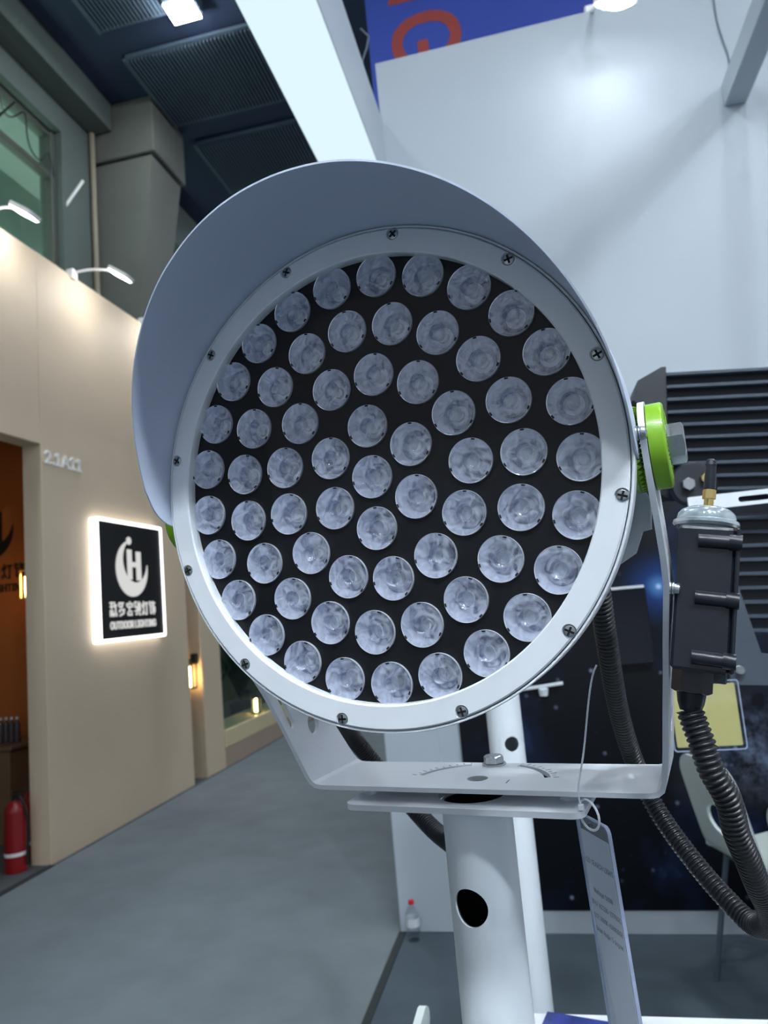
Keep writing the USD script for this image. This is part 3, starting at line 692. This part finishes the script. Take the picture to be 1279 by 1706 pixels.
# lower floodlight
f2 = Thing('floodlight', 'black floodlight with horizontal cooling fins below the white rail, behind the control box', 'floodlight', (0.6, 1.6, 1.3))
P1 = (.40, Y0, 1.45)
f2.part('body', turn(cb(.36, .90, Y0 + .03, Y0 + .15, 1.335, 1.572, .006), 4, P1), M_floodblk)
for k in range(9):
    z = 1.560 - k * .0275
    f2.part('fin', turn(cb(.362, .90, Y0 + .01, Y0 + .035, z - .0035, z + .0035, .001), 4, P1), M_fin)
f2.part('bracket', at(ext([(.350, 1.475), (.366, 1.47), (.395, 1.30), (.47, 1.285), (.47, 1.235), (.335, 1.245), (.338, 1.30)], .012, axis='y'), 0, Y0 - .02, 0), M_grey, label='grey slanted bracket')
f2.part('bracket_bolt', at(rot(lathe([(0, 0), (.008, 0), (.008, .003), (.0065, .004), (.0065, .007), (.008, .008), (.008, .013), (.006, .016), (0, .016)], 20, 'y'), 180, [0, 0, 1]), .352, Y0 - .02, 1.272), M_steel)
f2.part('stem', cb(.64, .70, Y0 + .05, Y0 + .11, 0.0, 1.34, .006), M_blackmetal)
f2.part('foot', cb(.56, .78, Y0 - .03, Y0 + .19, 0.0, .012, .003), M_blackmetal)
yt = Thing('price_card', 'yellow card in a clear sleeve hanging below the control box', 'card', (.29, Y0 - .03, 1.13))
yt.part('card', at(ext(rrect(.222, .338, 1.136, 1.25, .003), .001, axis='y'), 0, Y0 - .028, 0), M_yellow)
yt.part('sleeve', at(ext(rrect(.216, .3445, 1.129, 1.256, .006), .001, axis='y'), 0, Y0 - .0305, 0), M_acryl)
yt.part('sleeve_rim', at(ext([rrect(.2155, .345, 1.1285, 1.2565, .006), rrect(.2175, .343, 1.1305, 1.2545, .005)], .003, axis='y'), 0, Y0 - .031, 0), M_acredge)
yt.part('cord', tube([[.28, Y0 - .029, 1.255], [.335, Y0 - .012, 1.275], [.348, Y0 - .009, 1.29]], .0012, 6), M_tie)

# dark display box and a small white lamp fixed to the starry panel
db = Thing('display_box', 'black display box with a pale top edge fixed to the starry panel', 'display', (.34, 3.28, 1.12))
db.part('screen', cb(.265, .445, 3.23, 3.295, 1.11, 1.43, .004), M_darkpanel)
db.part('top_trim', cb(.262, .440, 3.222, 3.295, 1.4305, 1.442, .002), M_white)
sw = Thing('small_lamp', 'small white T-shaped lamp fixed to the starry panel beside the rear pole', 'lamp', (-.03, 3.29, 1.03))
sw.part('bar', rot(cb(-.125, .058, 3.25, 3.27, 1.035, 1.048, .002), -5, [0, 1, 0], (-.03, 3.26, 1.04)), M_pole)
sw.part('head', at(lathe([(0, 0), (.018, 0), (.022, .03), (.012, .034), (0, .034)], 20), -.03, 3.26, 1.0), M_pole)
sw.part('bracket', tube([[-.03, 3.26, 1.035], [-.03, 3.294, 1.035]], .008, 10), M_blackmetal)

# ------------------------------------------------------------------ the searchlight. Frame L: origin at the centre of its front ring,
# x along its axle (to the right), y backwards, z up
OL = np.array([-0.12104926, 0.53571714, 1.55221738])
ROTZ = math.degrees(math.atan2(-0.2192360, 0.9756724))
FL4 = np.eye(4); FL4[:3, :3] = T.rotation_matrix(math.radians(ROTZ), [0, 0, 1])[:3, :3]; FL4[:3, 3] = OL
def L_thing(name, label, cat, base, group=None): return Thing(name, label, cat, base, group, FL4, ROTZ)
TILT = T.rotation_matrix(math.radians(1.9), [1, 0, 0])      # the head looks slightly down
def hd(m):
    m = m.copy(); m.apply_transform(TILT); return m
def pol(r, deg, y=0.0):
    """Point on the head at radius r, clockwise angle from the top."""
    a = math.radians(deg); return np.array([r * math.sin(a), y, r * math.cos(a)])

S = L_thing('searchlight', 'large round white LED searchlight with visor on its yoke in the centre', 'searchlight', (0, 0.2, -0.2865))
# front ring with countersunk screws
ring = lathe([(.1775, .010), (.1775, .0012), (.1785, 0), (.1950, 0), (.1962, .0012), (.1962, .010), (.1775, .010)], 192, 'y')
mr = man(ring)
SC = [12.9 + 30 * k for k in range(12)]
for a in SC:
    p = pol(.192, a); mr = mr - man(at(lathe([(0, -.001), (.0052, -.001), (.0052, .0016), (0, .0016)], 24, 'y'), *p))
S.part('front_ring', hd(tri(mr)), M_white)
rim = lathe([(.1966, .008), (.1970, .0022), (.1976, .0014), (.1984, .0014), (.1990, .0024), (.1990, .016), (.1935, .022), (.1935, .075), (.186, .082), (0, .082), (0, .070), (.180, .070), (.182, .012), (.1966, .008)], 192, 'y')
S.part('housing', hd(rim), M_white)
for k, a in enumerate(SC):
    p = pol(.192, a)
    s = man(lathe([(0, .0002), (.0030, .0003), (.0042, .0007), (.0046, .0012), (.0046, .003), (0, .003)], 24, 'y'))
    ang = RNG.uniform(0, 90)
    cross = man(cb(-.0034, .0034, -.002, .0013, -.0008, .0008)) + man(cb(-.0008, .0008, -.002, .0013, -.0034, .0034))
    cross = cross + man(lathe([(0, -.002), (.0013, -.002), (.0009, .0016), (0, .0016)], 12, 'y'))
    m = rot(tri(s - cross), ang, [0, 1, 0])
    sc = S.part('screw', hd(at(m, *p)), M_screw)
    dk = rot(cat_(cb(-.0033, .0033, .0009, .0016, -.00075, .00075), cb(-.00075, .00075, .0009, .0016, -.0033, .0033)), ang, [0, 1, 0])
    S.part('recess_shade', hd(at(dk, *p)), M_dark, smooth=False, under=sc)  # dark cross laid in the screw slot as painted shade
# black face plate with one opening per lens
RINGS = [(.1630, 25, 7.6), (.1228, 19, 14.6), (.0824, 13, 7.3), (.0413, 6, 0.5), (0.0, 1, 0.0)]
LENS = [pol(r, a0 + 360.0 * k / n) for r, n, a0 in RINGS for k in range(n)]
plate = ext([circ(0, 0, .1790, 160)] + [circ(p[0], p[2], .0170, 40) for p in LENS], .0025, axis='y')
S.part('face_plate', hd(at(plate, 0, .0100, 0)), M_blackplate, label='black face plate')
# the lenses: reflector cup with rim, clear collimator, LED and small clips
cup = lathe([(.0172, .0125), (.0174, .0082), (.0171, .0076), (.0166, .0078), (.0160, .0092), (.0150, .0120), (.0136, .0155), (.0118, .0190), (.0095, .0222), (.0072, .0245), (.0066, .0250), (.0066, .0256), (.0100, .0240), (.0150, .0170), (.0166, .0125), (.0172, .0125)], 48, 'y')
colm = lathe([(0, .0138), (.0022, .0136), (.0042, .0130), (.0056, .0122), (.0060, .0118), (.0063, .0084), (.0068, .0079), (.0165, .0077)], 40, 'y')
led = lathe([(0, .0190), (.0022, .0194), (.0040, .0206), (.0048, .0226), (.0066, .0228), (.0066, .0250), (0, .0250)], 28, 'y')
reflection_ring = lathe([(.0066, .0226), (.0078, .0226), (.0096, .0208), (.0112, .0186), (.0112, .0190), (.0096, .0214), (.0078, .0234), (.0066, .0236)], 40, 'y')  # added grey ring imitating the dark reflection deep in the lens
def clips(r):
    out = []
    for k in range(3):
        a = r + 120 * k + 9
        out.append(rot(cb(-.0014, .0014, .0070, .0079, .0157, .0168, .0002), a, [0, 1, 0]))
    return cat_(*out)
for p in LENS:
    q = np.array([p[0], 0, p[2]])
    sp = RNG.uniform(0, 360)
    c = S.part('lens', hd(at(rot(cup, sp, [0, 1, 0]), *q)), M_cup, smooth=40)
    S.part('collimator', hd(at(rot(colm, sp, [0, 1, 0]), *q)), M_collim, smooth=35, under=c)
    S.part('led_chip', hd(at(led, *q)), M_led, under=c)
    S.part('reflection_ring', hd(at(reflection_ring, *q)), M_reflection, under=c)
    S.part('retaining_clips', hd(at(clips(RNG.uniform(-14, 14)), *q)), M_dark, under=c)
S.part('front_glass', hd(lathe([(0, .0035), (.1774, .0035), (.1774, .0060), (0, .0060), (0, .0035)], 96, 'y')), M_glass)
# visor: a rolled sheet whose front edge is longest at the top
DT = [(0, .1005), (12, .0995), (22, .096), (36, .0875), (46, .0785), (58, .0655), (68, .0525), (79, .0375), (86, .0275), (90, .020), (92.5, .012), (94.2, 0.0), (95, -.010), (95.2, -.018)]
def visor():
    th = np.r_[np.linspace(-95.2, -86, 24), np.linspace(-85, 85, 110), np.linspace(86, 95.2, 24)]
    d = np.interp(np.abs(th), [a for a, _ in DT], [b for _, b in DT])
    d = np.convolve(np.pad(d, 2, mode='edge'), np.ones(5) / 5, 'valid'); d[[0, -1]] = -.0185
    back = .020
    ny = 8; V = []
    for R in (.1992, .2006):
        for t_, dd in zip(th, d):
            for s in np.linspace(0, 1, ny):
                V.append(pol(R, t_, -dd + (back + dd) * s))
    n = len(th); V = np.array(V); idx = lambda l, i, j: (l * n + i) * ny + j
    F = []
    for i in range(n - 1):
        for j in range(ny - 1):
            a, b, c_, e = idx(0, i, j), idx(0, i + 1, j), idx(0, i + 1, j + 1), idx(0, i, j + 1)
            F += [[a, b, c_], [a, c_, e]]
            a, b, c_, e = idx(1, i, j), idx(1, i + 1, j), idx(1, i + 1, j + 1), idx(1, i, j + 1)
            F += [[a, c_, b], [a, e, c_]]
        for j in (0, ny - 1):
            a, b, c_, e = idx(0, i, j), idx(0, i + 1, j), idx(1, i + 1, j), idx(1, i, j)
            F += [[a, c_, b], [a, e, c_]] if j == 0 else [[a, b, c_], [a, c_, e]]
    for i in (0, n - 1):
        for j in range(ny - 1):
            a, b, c_, e = idx(0, i, j), idx(0, i, j + 1), idx(1, i, j + 1), idx(1, i, j)
            F += [[a, b, c_], [a, c_, e]]
    m = trimesh.Trimesh(V, np.array(F), process=False); m.fix_normals(); return m
VS = S.part('visor', hd(visor()), M_visor, label='white visor curving over the upper half')
for sgn in (-1, 1):
    b = lathe([(0, 0), (.0052, 0), (.0052, .0012), (.0036, .0014), (.0048, .0018), (.0048, .0028), (.0042, .0032), (.0046, .0038), (.0042, .0062), (.0022, .0074), (0, .0074)], 24, 'x')
    if sgn < 0: b = rot(b, 180, [0, 0, 1])
    S.part('visor_bolt', at(b, sgn * .2004, .010, -.001), M_steel)
# rear of the housing: finned heat sink and driver box
hs = [cb(-.115, .115, .082, .105, -.115, .115, .004)]
for k in range(13):
    xk = -.108 + k * .018
    hs.append(cb(xk - .0015, xk + .0015, .10, .150, -.115, .115))
S.part('heat_sink', hd(cat_(*hs)), M_white, smooth=False)
for sgn in (-1, 1):
    S.part('side_flange', at(ext([(x * sgn, z) for x, z in [(.165, -.028), (.196, -.031), (.2000, -.040), (.1975, -.062), (.191, -.063), (.184, -.079), (.165, -.090)][::sgn]], .004, axis='y'), 0, .080, 0), M_white)
# axle hubs
YH, RH, ZH = .045, .0320, -.006
def teeth(r, n, x0, x1):
    out = []
    for k in range(n):
        a = 2 * PI * k / n
        t = Manifold.hull_points(np.array([[x0, r * .80, -.0016], [x0, r * .80, .0016], [x1, r * .80, 0.0], [x0, r * .995, -.0021], [x0, r * .995, .0021], [x1, r * .97, 0.0]]))
        m = tri(t); m.apply_transform(T.rotation_matrix(a, [1, 0, 0])); out.append(m)
    return cat_(*out)
for sgn in (-1, 1):
    flip = (lambda m: m) if sgn > 0 else (lambda m: rot(m, 180, [0, 0, 1]))
    h0 = S.part('inner_hub', at(flip(lathe([(0, .1930), (RH, .1930), (RH, .1965), (RH - .001, .1975), (0, .1975)], 64, 'x')), 0, YH, ZH), M_green)
    S.part('hub_teeth', at(flip(teeth(RH, 44, .1974, .2006)), 0, YH, ZH), M_green, smooth=False, under=h0)
    h1 = S.part('outer_hub', at(flip(lathe([(0, .2072), (RH - .0008, .2072), (RH - .0008, .2166), (RH - .0012, .2176), (RH - .0026, .2186), (RH - .004, .2188), (RH - .006, .2178), (.012, .2178), (.012, .2193), (0, .2193)], 72, 'x')), 0, YH, ZH), M_green)
    S.part('hub_teeth', at(flip(teeth(RH - .006, 44, .2176, .2192)), 0, YH, ZH), M_green, smooth=False, under=h1)
    S.part('axle_bolt', at(flip(at(rot(hexbolt(.0255, .0115, .0012), 17, [1, 0, 0]), .2186, 0, 0)), 0, YH, ZH), M_steel, smooth=20)
# yoke: one bent strip
def yoke():
    th = .0044
    cx_ = []   # centre line (x, z), from the left top round to the right top
    right = [(.2044, .028), (.2044, .0279), (.2044, .024), (.2044, .018), (.2044, .010), (.2044, .002), (.2044, -.006), (.2044, -.03), (.2044, -.06), (.2042, -.085), (.2030, -.105), (.1995, -.125), (.1950, -.15), (.1900, -.18), (.1848, -.21), (.1800, -.24), (.1762, -.262), (.1745, -.270), (.1718, -.2772), (.1675, -.2806), (.1615, -.2818), (.150, -.2820), (.10, -.2820), (.05, -.2820), (0, -.2820)]
    left = [(-x, z) for x, z in right[:-1]]
    line = np.array(left + right[::-1], float)
    tg = np.gradient(line, axis=0); tg /= np.linalg.norm(tg, axis=1, keepdims=True); nr = np.stack([-tg[:, 1], tg[:, 0]], 1)
    V = []
    for (x, z), n in zip(line, nr):
        if z > ZH: w = math.sqrt(max(.034 ** 2 - (z - ZH) ** 2, 1e-8)); y0, y1 = YH - w, YH + w
        else:
            y0 = np.interp(-z, [.006, .034, .09, .19, .25, .2834], [.011, .0225, .055, .121, .150, .165])
            y1 = np.interp(-z, [.006, .034, .09, .20, .25, .2834], [.079, .088, .122, .212, .248, .270])
        for y, s in ((y0, 1), (y1, 1), (y1, -1), (y0, -1)):
            V.append([x + n[0] * s * th / 2, y, z + n[1] * s * th / 2])
    V = np.array(V); n = len(line); F = []
    for i in range(n - 1):
        for k in range(4):
            a, b, c_, d = i * 4 + k, i * 4 + (k + 1) % 4, i * 4 + 4 + (k + 1) % 4, i * 4 + 4 + k
            F += [[a, c_, b], [a, d, c_]]
    F += [[0, 1, 2], [0, 2, 3]]; e = (n - 1) * 4; F += [[e, e + 2, e + 1], [e, e + 3, e + 2]]
    m = trimesh.Trimesh(V, np.array(F), process=False); m.fix_normals()
    if m.volume < 0: m.invert()
    m = man(m)
    cut = [circ(-.004, .203, .0105, 40)]
    for a0, a1 in ((14, 68), (112, 166)):
        o = circ(-.002, .195, .0712, 24, math.radians(a0), math.radians(a1)); i_ = circ(-.002, .195, .0650, 24, math.radians(a0), math.radians(a1))
        cut.append(np.vstack([o, i_[::-1]]))
    for c_ in cut: m = m - man(at(ext([c_], .03), 0, 0, -.30))
    # slots in the arms
    for s in (-1, 1):
        sl1 = ext(np.vstack([circ(.128, -.165, .005, 10, 0, PI), circ(.150, -.215, .005, 10, PI, 2 * PI)]), .10, axis='x')
        sl2 = ext(circ(.190, -.222, .011, 24), .10, axis='x')
        m = m - man(at(sl1, .15 if s > 0 else -.25, 0, 0)) - man(at(sl2, .15 if s > 0 else -.25, 0, 0))
    return tri(m)
S.part('yoke', yoke(), M_plate, smooth=25)
ticks = []
for a in list(range(14, 70, 6)) + list(range(112, 168, 6)):
    q = cb(.0735, .0790 if a % 4 else .0770, -.0006, .0006, -.27995, -.2797); ticks.append(at(rot(q, a, [0, 0, 1]), -.002, .195, 0))
ticks.append(cb(.0285, .0298, .188, .200, -.27995, -.2797))
S.part('angle_scale', cat_(*ticks), M_ink, smooth=False, label='engraved angle scale')
S.part('yoke_bolt', at(rot(hexbolt(.019, .0075, .0015), -90, [0, 1, 0]), -.004, .262, -.2778), M_steel)
S.part('yoke_washer', at(lathe([(0, 0), (.0125, 0), (.0125, .0016), (0, .0016)], 32), -.004, .262, -.2797), M_steel)

# pole with its head plate
PC = (-.0085, .205)
P = L_thing('display_pole', 'thick white tubular pole carrying the searchlight', 'pole', (PC[0], PC[1], -1.5522))
hp = ext([rrect(-.1285, .1065, .149, .261, .012), circ(PC[0] - .002, PC[1] - .006, .033, 48), circ(-.118, .190, .007, 24), circ(.0865, .193, .0085, 24)], .0055)
P.part('head_plate', at(hp, 0, 0, -.2990), M_plate)
def pole(r, top, holes):
    m = man(at(lathe([(r, 0), (r, 1), (r - .0025, 1), (r - .0025, 0), (r, 0)], 96), 0, 0, 0).apply_transform(np.diag([1, 1, top + 1.5522 - .012, 1.0])))
    for z, deg, hr in holes:
        c_ = rot(at(ext(circ(0, 0, hr, 40), .2), 0, 0, 0), 90, [1, 0, 0])          # along -y
        m = m - man(at(rot(c_, deg, [0, 0, 1]), 0, 0, z + 1.5522 - .012))
    return at(tri(m), 0, 0, -1.5522 + .012)
def lining(r, top, holes):
    m = pole(r - .0026, top - .001, [(z, d, h + .0006) for z, d, h in holes])
    return at(m, PC[0], PC[1], 0)
P.part('tube', at(pole(.0345, -.2992, [(-.390, -9, .0172)]), PC[0], PC[1], 0), M_pole)
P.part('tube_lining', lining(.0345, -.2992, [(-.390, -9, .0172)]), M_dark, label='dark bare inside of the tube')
P.part('base_plate', at(lathe([(0, 0), (.13, 0), (.13, .008), (.126, .012), (0, .012)], 48), PC[0], PC[1], -1.5522), M_pole)
# rotation spacer between the plates
P.part('spacer', at(lathe([(.012, 0), (.020, 0), (.020, .0090), (.012, .0090), (.012, 0)], 32), PC[0] + .004, .24, -.2933), M_steel)
RC = (-.205, 1.0)
R2 = L_thing('display_pole', 'white tubular pole standing behind the thick one, with a small round hole', 'pole', (RC[0], RC[1], -1.5522))
R2.part('tube', at(pole(.0365, -.12, [(-.405, 34, .015), (-.95, 34, .015)]), RC[0], RC[1], 0), M_pole)
R2.part('cap', at(lathe([(0, 0), (.038, 0), (.038, .006), (.034, .010), (0, .010)], 48), RC[0], RC[1], -.1198), M_pole)
R2.part('base_plate', at(lathe([(0, 0), (.13, 0), (.13, .008), (.126, .012), (0, .012)], 48), RC[0], RC[1], -1.5522), M_pole)

# control box on the right arm, with antenna
BX = L_thing('control_box', 'black control box with domed cap and stub antenna on the right yoke arm', 'control box', (.215, .10, -.18))
O = np.array([.1972, .098, -.168]); AX = np.array([.190, 0.10, 1.0]); AX /= np.linalg.norm(AX)
XX = np.array([1.0, 0, -.19]); XX /= np.linalg.norm(XX); YY = np.cross(AX, XX); YY /= np.linalg.norm(YY); XX = np.cross(YY, AX)
def bx(m): return basis(m, O, XX, YY, AX)
BX.part('case', bx(cb(-.0005, .0385, -.030, .030, 0.0, .106, .0022)), M_blackpl)
BX.part('lid_seam', bx(cb(.0385, .0415, -.031, .031, .001, .106, .0012)), M_blackpl)
for z in (.010, .053, .095):
    BX.part('latch', bx(cat_(at(lathe([(0, 0), (.0052, 0), (.0052, .021), (0, .021)], 18, 'x'), .0135, -.0295, z), at(lathe([(0, 0), (.0060, 0), (.0060, .0085), (0, .0085)], 18, 'x'), .0340, -.0300, z))), M_blackpl)
BX.part('gland', bx(cat_(rot(hexbolt(.025, .017, .0015), 90, [0, 1, 0]).apply_translation([.0145, 0, 0.0]), lathe([(0, -.030), (.0075, -.030), (.0095, -.024), (.0105, -.017), (0, -.017)], 24).apply_translation([.0145, 0, 0]))), M_blackpl)
BX.part('mounting_foot', bx(cb(-.0005, .0385, .018, .034, -.008, .001, .001)), M_grey)
cap = lathe([(0, .1265), (.007, .1264), (.013, .1252), (.0178, .1232), (.0206, .1200), (.0215, .1160), (.0216, .1150), (.0238, .1140), (.0242, .1115), (.0228, .1095), (.0215, .1120), (.0195, .1120), (.0195, .107), (0, .107)], 48)
BX.part('cap', bx(at(cap, .0175, 0, 0)), M_dome, label='pale domed cap')
an = BX.part('antenna', bx(at(lathe([(0, .1400), (.0043, .1400), (.0045, .142), (.0040, .155), (.0040, .1590), (.0043, .1595), (.0036, .1630), (.0020, .1646), (0, .1650)], 24), .0185, 0, 0)), M_blackpl, label='black stub antenna')
BX.part('antenna_nut', bx(cat_(at(rot(hexbolt(.0085, .0075, .0006), -90, [0, 1, 0]), .0185, 0, .1325), at(lathe([(0, .125), (.0035, .125), (.0035, .1335), (0, .1335)], 20), .0185, 0, 0))), M_brass, under=an)
for z, y in ((.058, -.020),):
    BX.part('mounting_bolt', bx(at(rot(lathe([(0, 0), (.0045, 0), (.0045, .0012), (.0036, .0014), (.0045, .0018), (.0045, .003), (.0040, .0034), (.0040, .0068), (.0030, .0076), (0, .0076)], 20, 'x'), 0, [0, 0, 1]), -.004, y - .012, z)), M_steel)

# conduits
HA = [[.2055, .0950, -.1995], [.2066, .0945, -.2050], [.2084, .0940, -.2130], [.2113, .0930, -.2265], [.2150, .0935, -.2440], [.2225, .1, -.2644], [.2245, .11, -.2884], [.2289, .125, -.3123], [.234, .15, -.3427], [.2392, .185, -.3738], [.2377, .215, -.398], [.2262, .24, -.41], [.2138, .255, -.4051], [.192, .275, -.3869], [.1679, .295, -.3602], [.149, .31, -.3323], [.1373, .31, -.2995], [.1323, .285, -.2599], [.1327, .245, -.2148], [.1367, .205, -.1704], [.1400, .175, -.1299], [.1420, .155, -.0984], [.1380, .125, -.0737], [.1250, .105, -.055]]
cd = L_thing('conduit', 'black corrugated conduit hanging in a loop from the control box to behind the searchlight', 'conduit', HA[10])
cd.part('hose', corrugated(HA, .0099), M_rubber, smooth=40)
cd.part('cable', tube(spline([HA[0], [.2050, .0952, -.1965], [.2045, .0956, -.1935], [.2042, .0960, -.1910]], 12)[0], .0042, 12), M_blackpl)
HC = [[-.150, .16, -.120], [-.178, .215, -.185], [-.1985, .280, -.232], [-.2045, .325, -.2650], [-.1899, .35, -.3018], [-.1679, .36, -.3351], [-.1431, .355, -.3571], [-.1134, .34, -.3756], [-.0799, .315, -.3837], [-.05, .285, -.386], [-.025, .250, -.387]]
c2 = L_thing('conduit', 'black corrugated conduit curving from behind the searchlight to the back of the thick pole', 'conduit', HC[4])
c2.part('hose', corrugated(HC, .0112, .0036), M_rubber, smooth=40)

# hanging info tag with its cable tie
TG = L_thing('info_tag', 'clear acrylic sleeve with a printed grey sheet hanging from the pole head plate', 'tag', (.11, .17, -.47))
tx = np.array([.0335, -.0435, 0.0]); tx /= np.linalg.norm(tx); tz = np.array([-.02, -.05, 1.0]); tz -= (tz @ tx) * tx; tz /= np.linalg.norm(tz); ty = np.cross(tz, tx)
TO = np.array([.0925, .1895, -.3035])
def tg_(m): return basis(m, TO, tx, tz, np.cross(tx, tz))
W_, H_ = .056, .196
out = rrect(0, W_, -H_, 0, .006)
TG.part('sheet', tg_(at(ext([rrect(.003, W_ - .004, -H_ + .004, -.014, .002)], .0006), 0, 0, -.0003)), M_paper, label='grey printed sheet')
TG.part('sleeve', tg_(at(ext([out, circ(W_ * .42, -.0065, .0022, 16)], .0024), 0, 0, -.0012)), M_acryl)
TG.part('sleeve_edge', tg_(at(ext([rrect(-.0006, W_ + .0006, -H_ - .0006, .0006, .0064), rrect(.0006, W_ - .0006, -H_ + .0006, -.0006, .0056)], .0032), 0, 0, -.0016)), M_acredge, label='bright bluish edge')
for k, (s, yy, hh, wd) in enumerate([('LED SEARCH LIGHT', -.042, .0046, .047), ('Wattage: 500W', -.068, .0042, .032), ('IP67 AC100-277VAC', -.0785, .0044, .048), ('CCT: 3000K-6500K/RGB', -.0905, .0042, .047), ('Beam Angle: 5 degree', -.1025, .0042, .044)]):
    m = text(s, hh, .0002); m.apply_translation([-m.bounds[0][0], -m.bounds[0][1], 0]); m.apply_scale([wd / m.extents[0], 1, 1])
    TG.part('text_line', tg_(at(m, .0045 if k != 1 else .011, yy, .00035)), M_ink, smooth=False)
TI = L_thing('cable_tie', 'white cable tie holding the tag, its long tail standing up before the yoke', 'cable tie', (.112, .16, -.29))
tp = []
for k in range(25):
    a = 2 * PI * k / 24; tp.append([.1085 + .0105 * math.cos(a) , .163 - .012 * math.cos(a), -.2985 + .0125 * math.sin(a)])
TI.part('loop', tube(tp, .0011, 8, caps=False), M_tie)
TI.part('lock', at(cb(-.0025, .0025, -.002, .002, -.0025, .0025, .0005), .1045, .1535, -.2895), M_tie)
TI.part('tail', tube(spline([[.1045, .1530, -.288], [.1050, .1500, -.271], [.1120, .1500, -.246], [.1235, .1500, -.195], [.1330, .1500, -.169]], 24)[0], .00085, 8), M_tie)
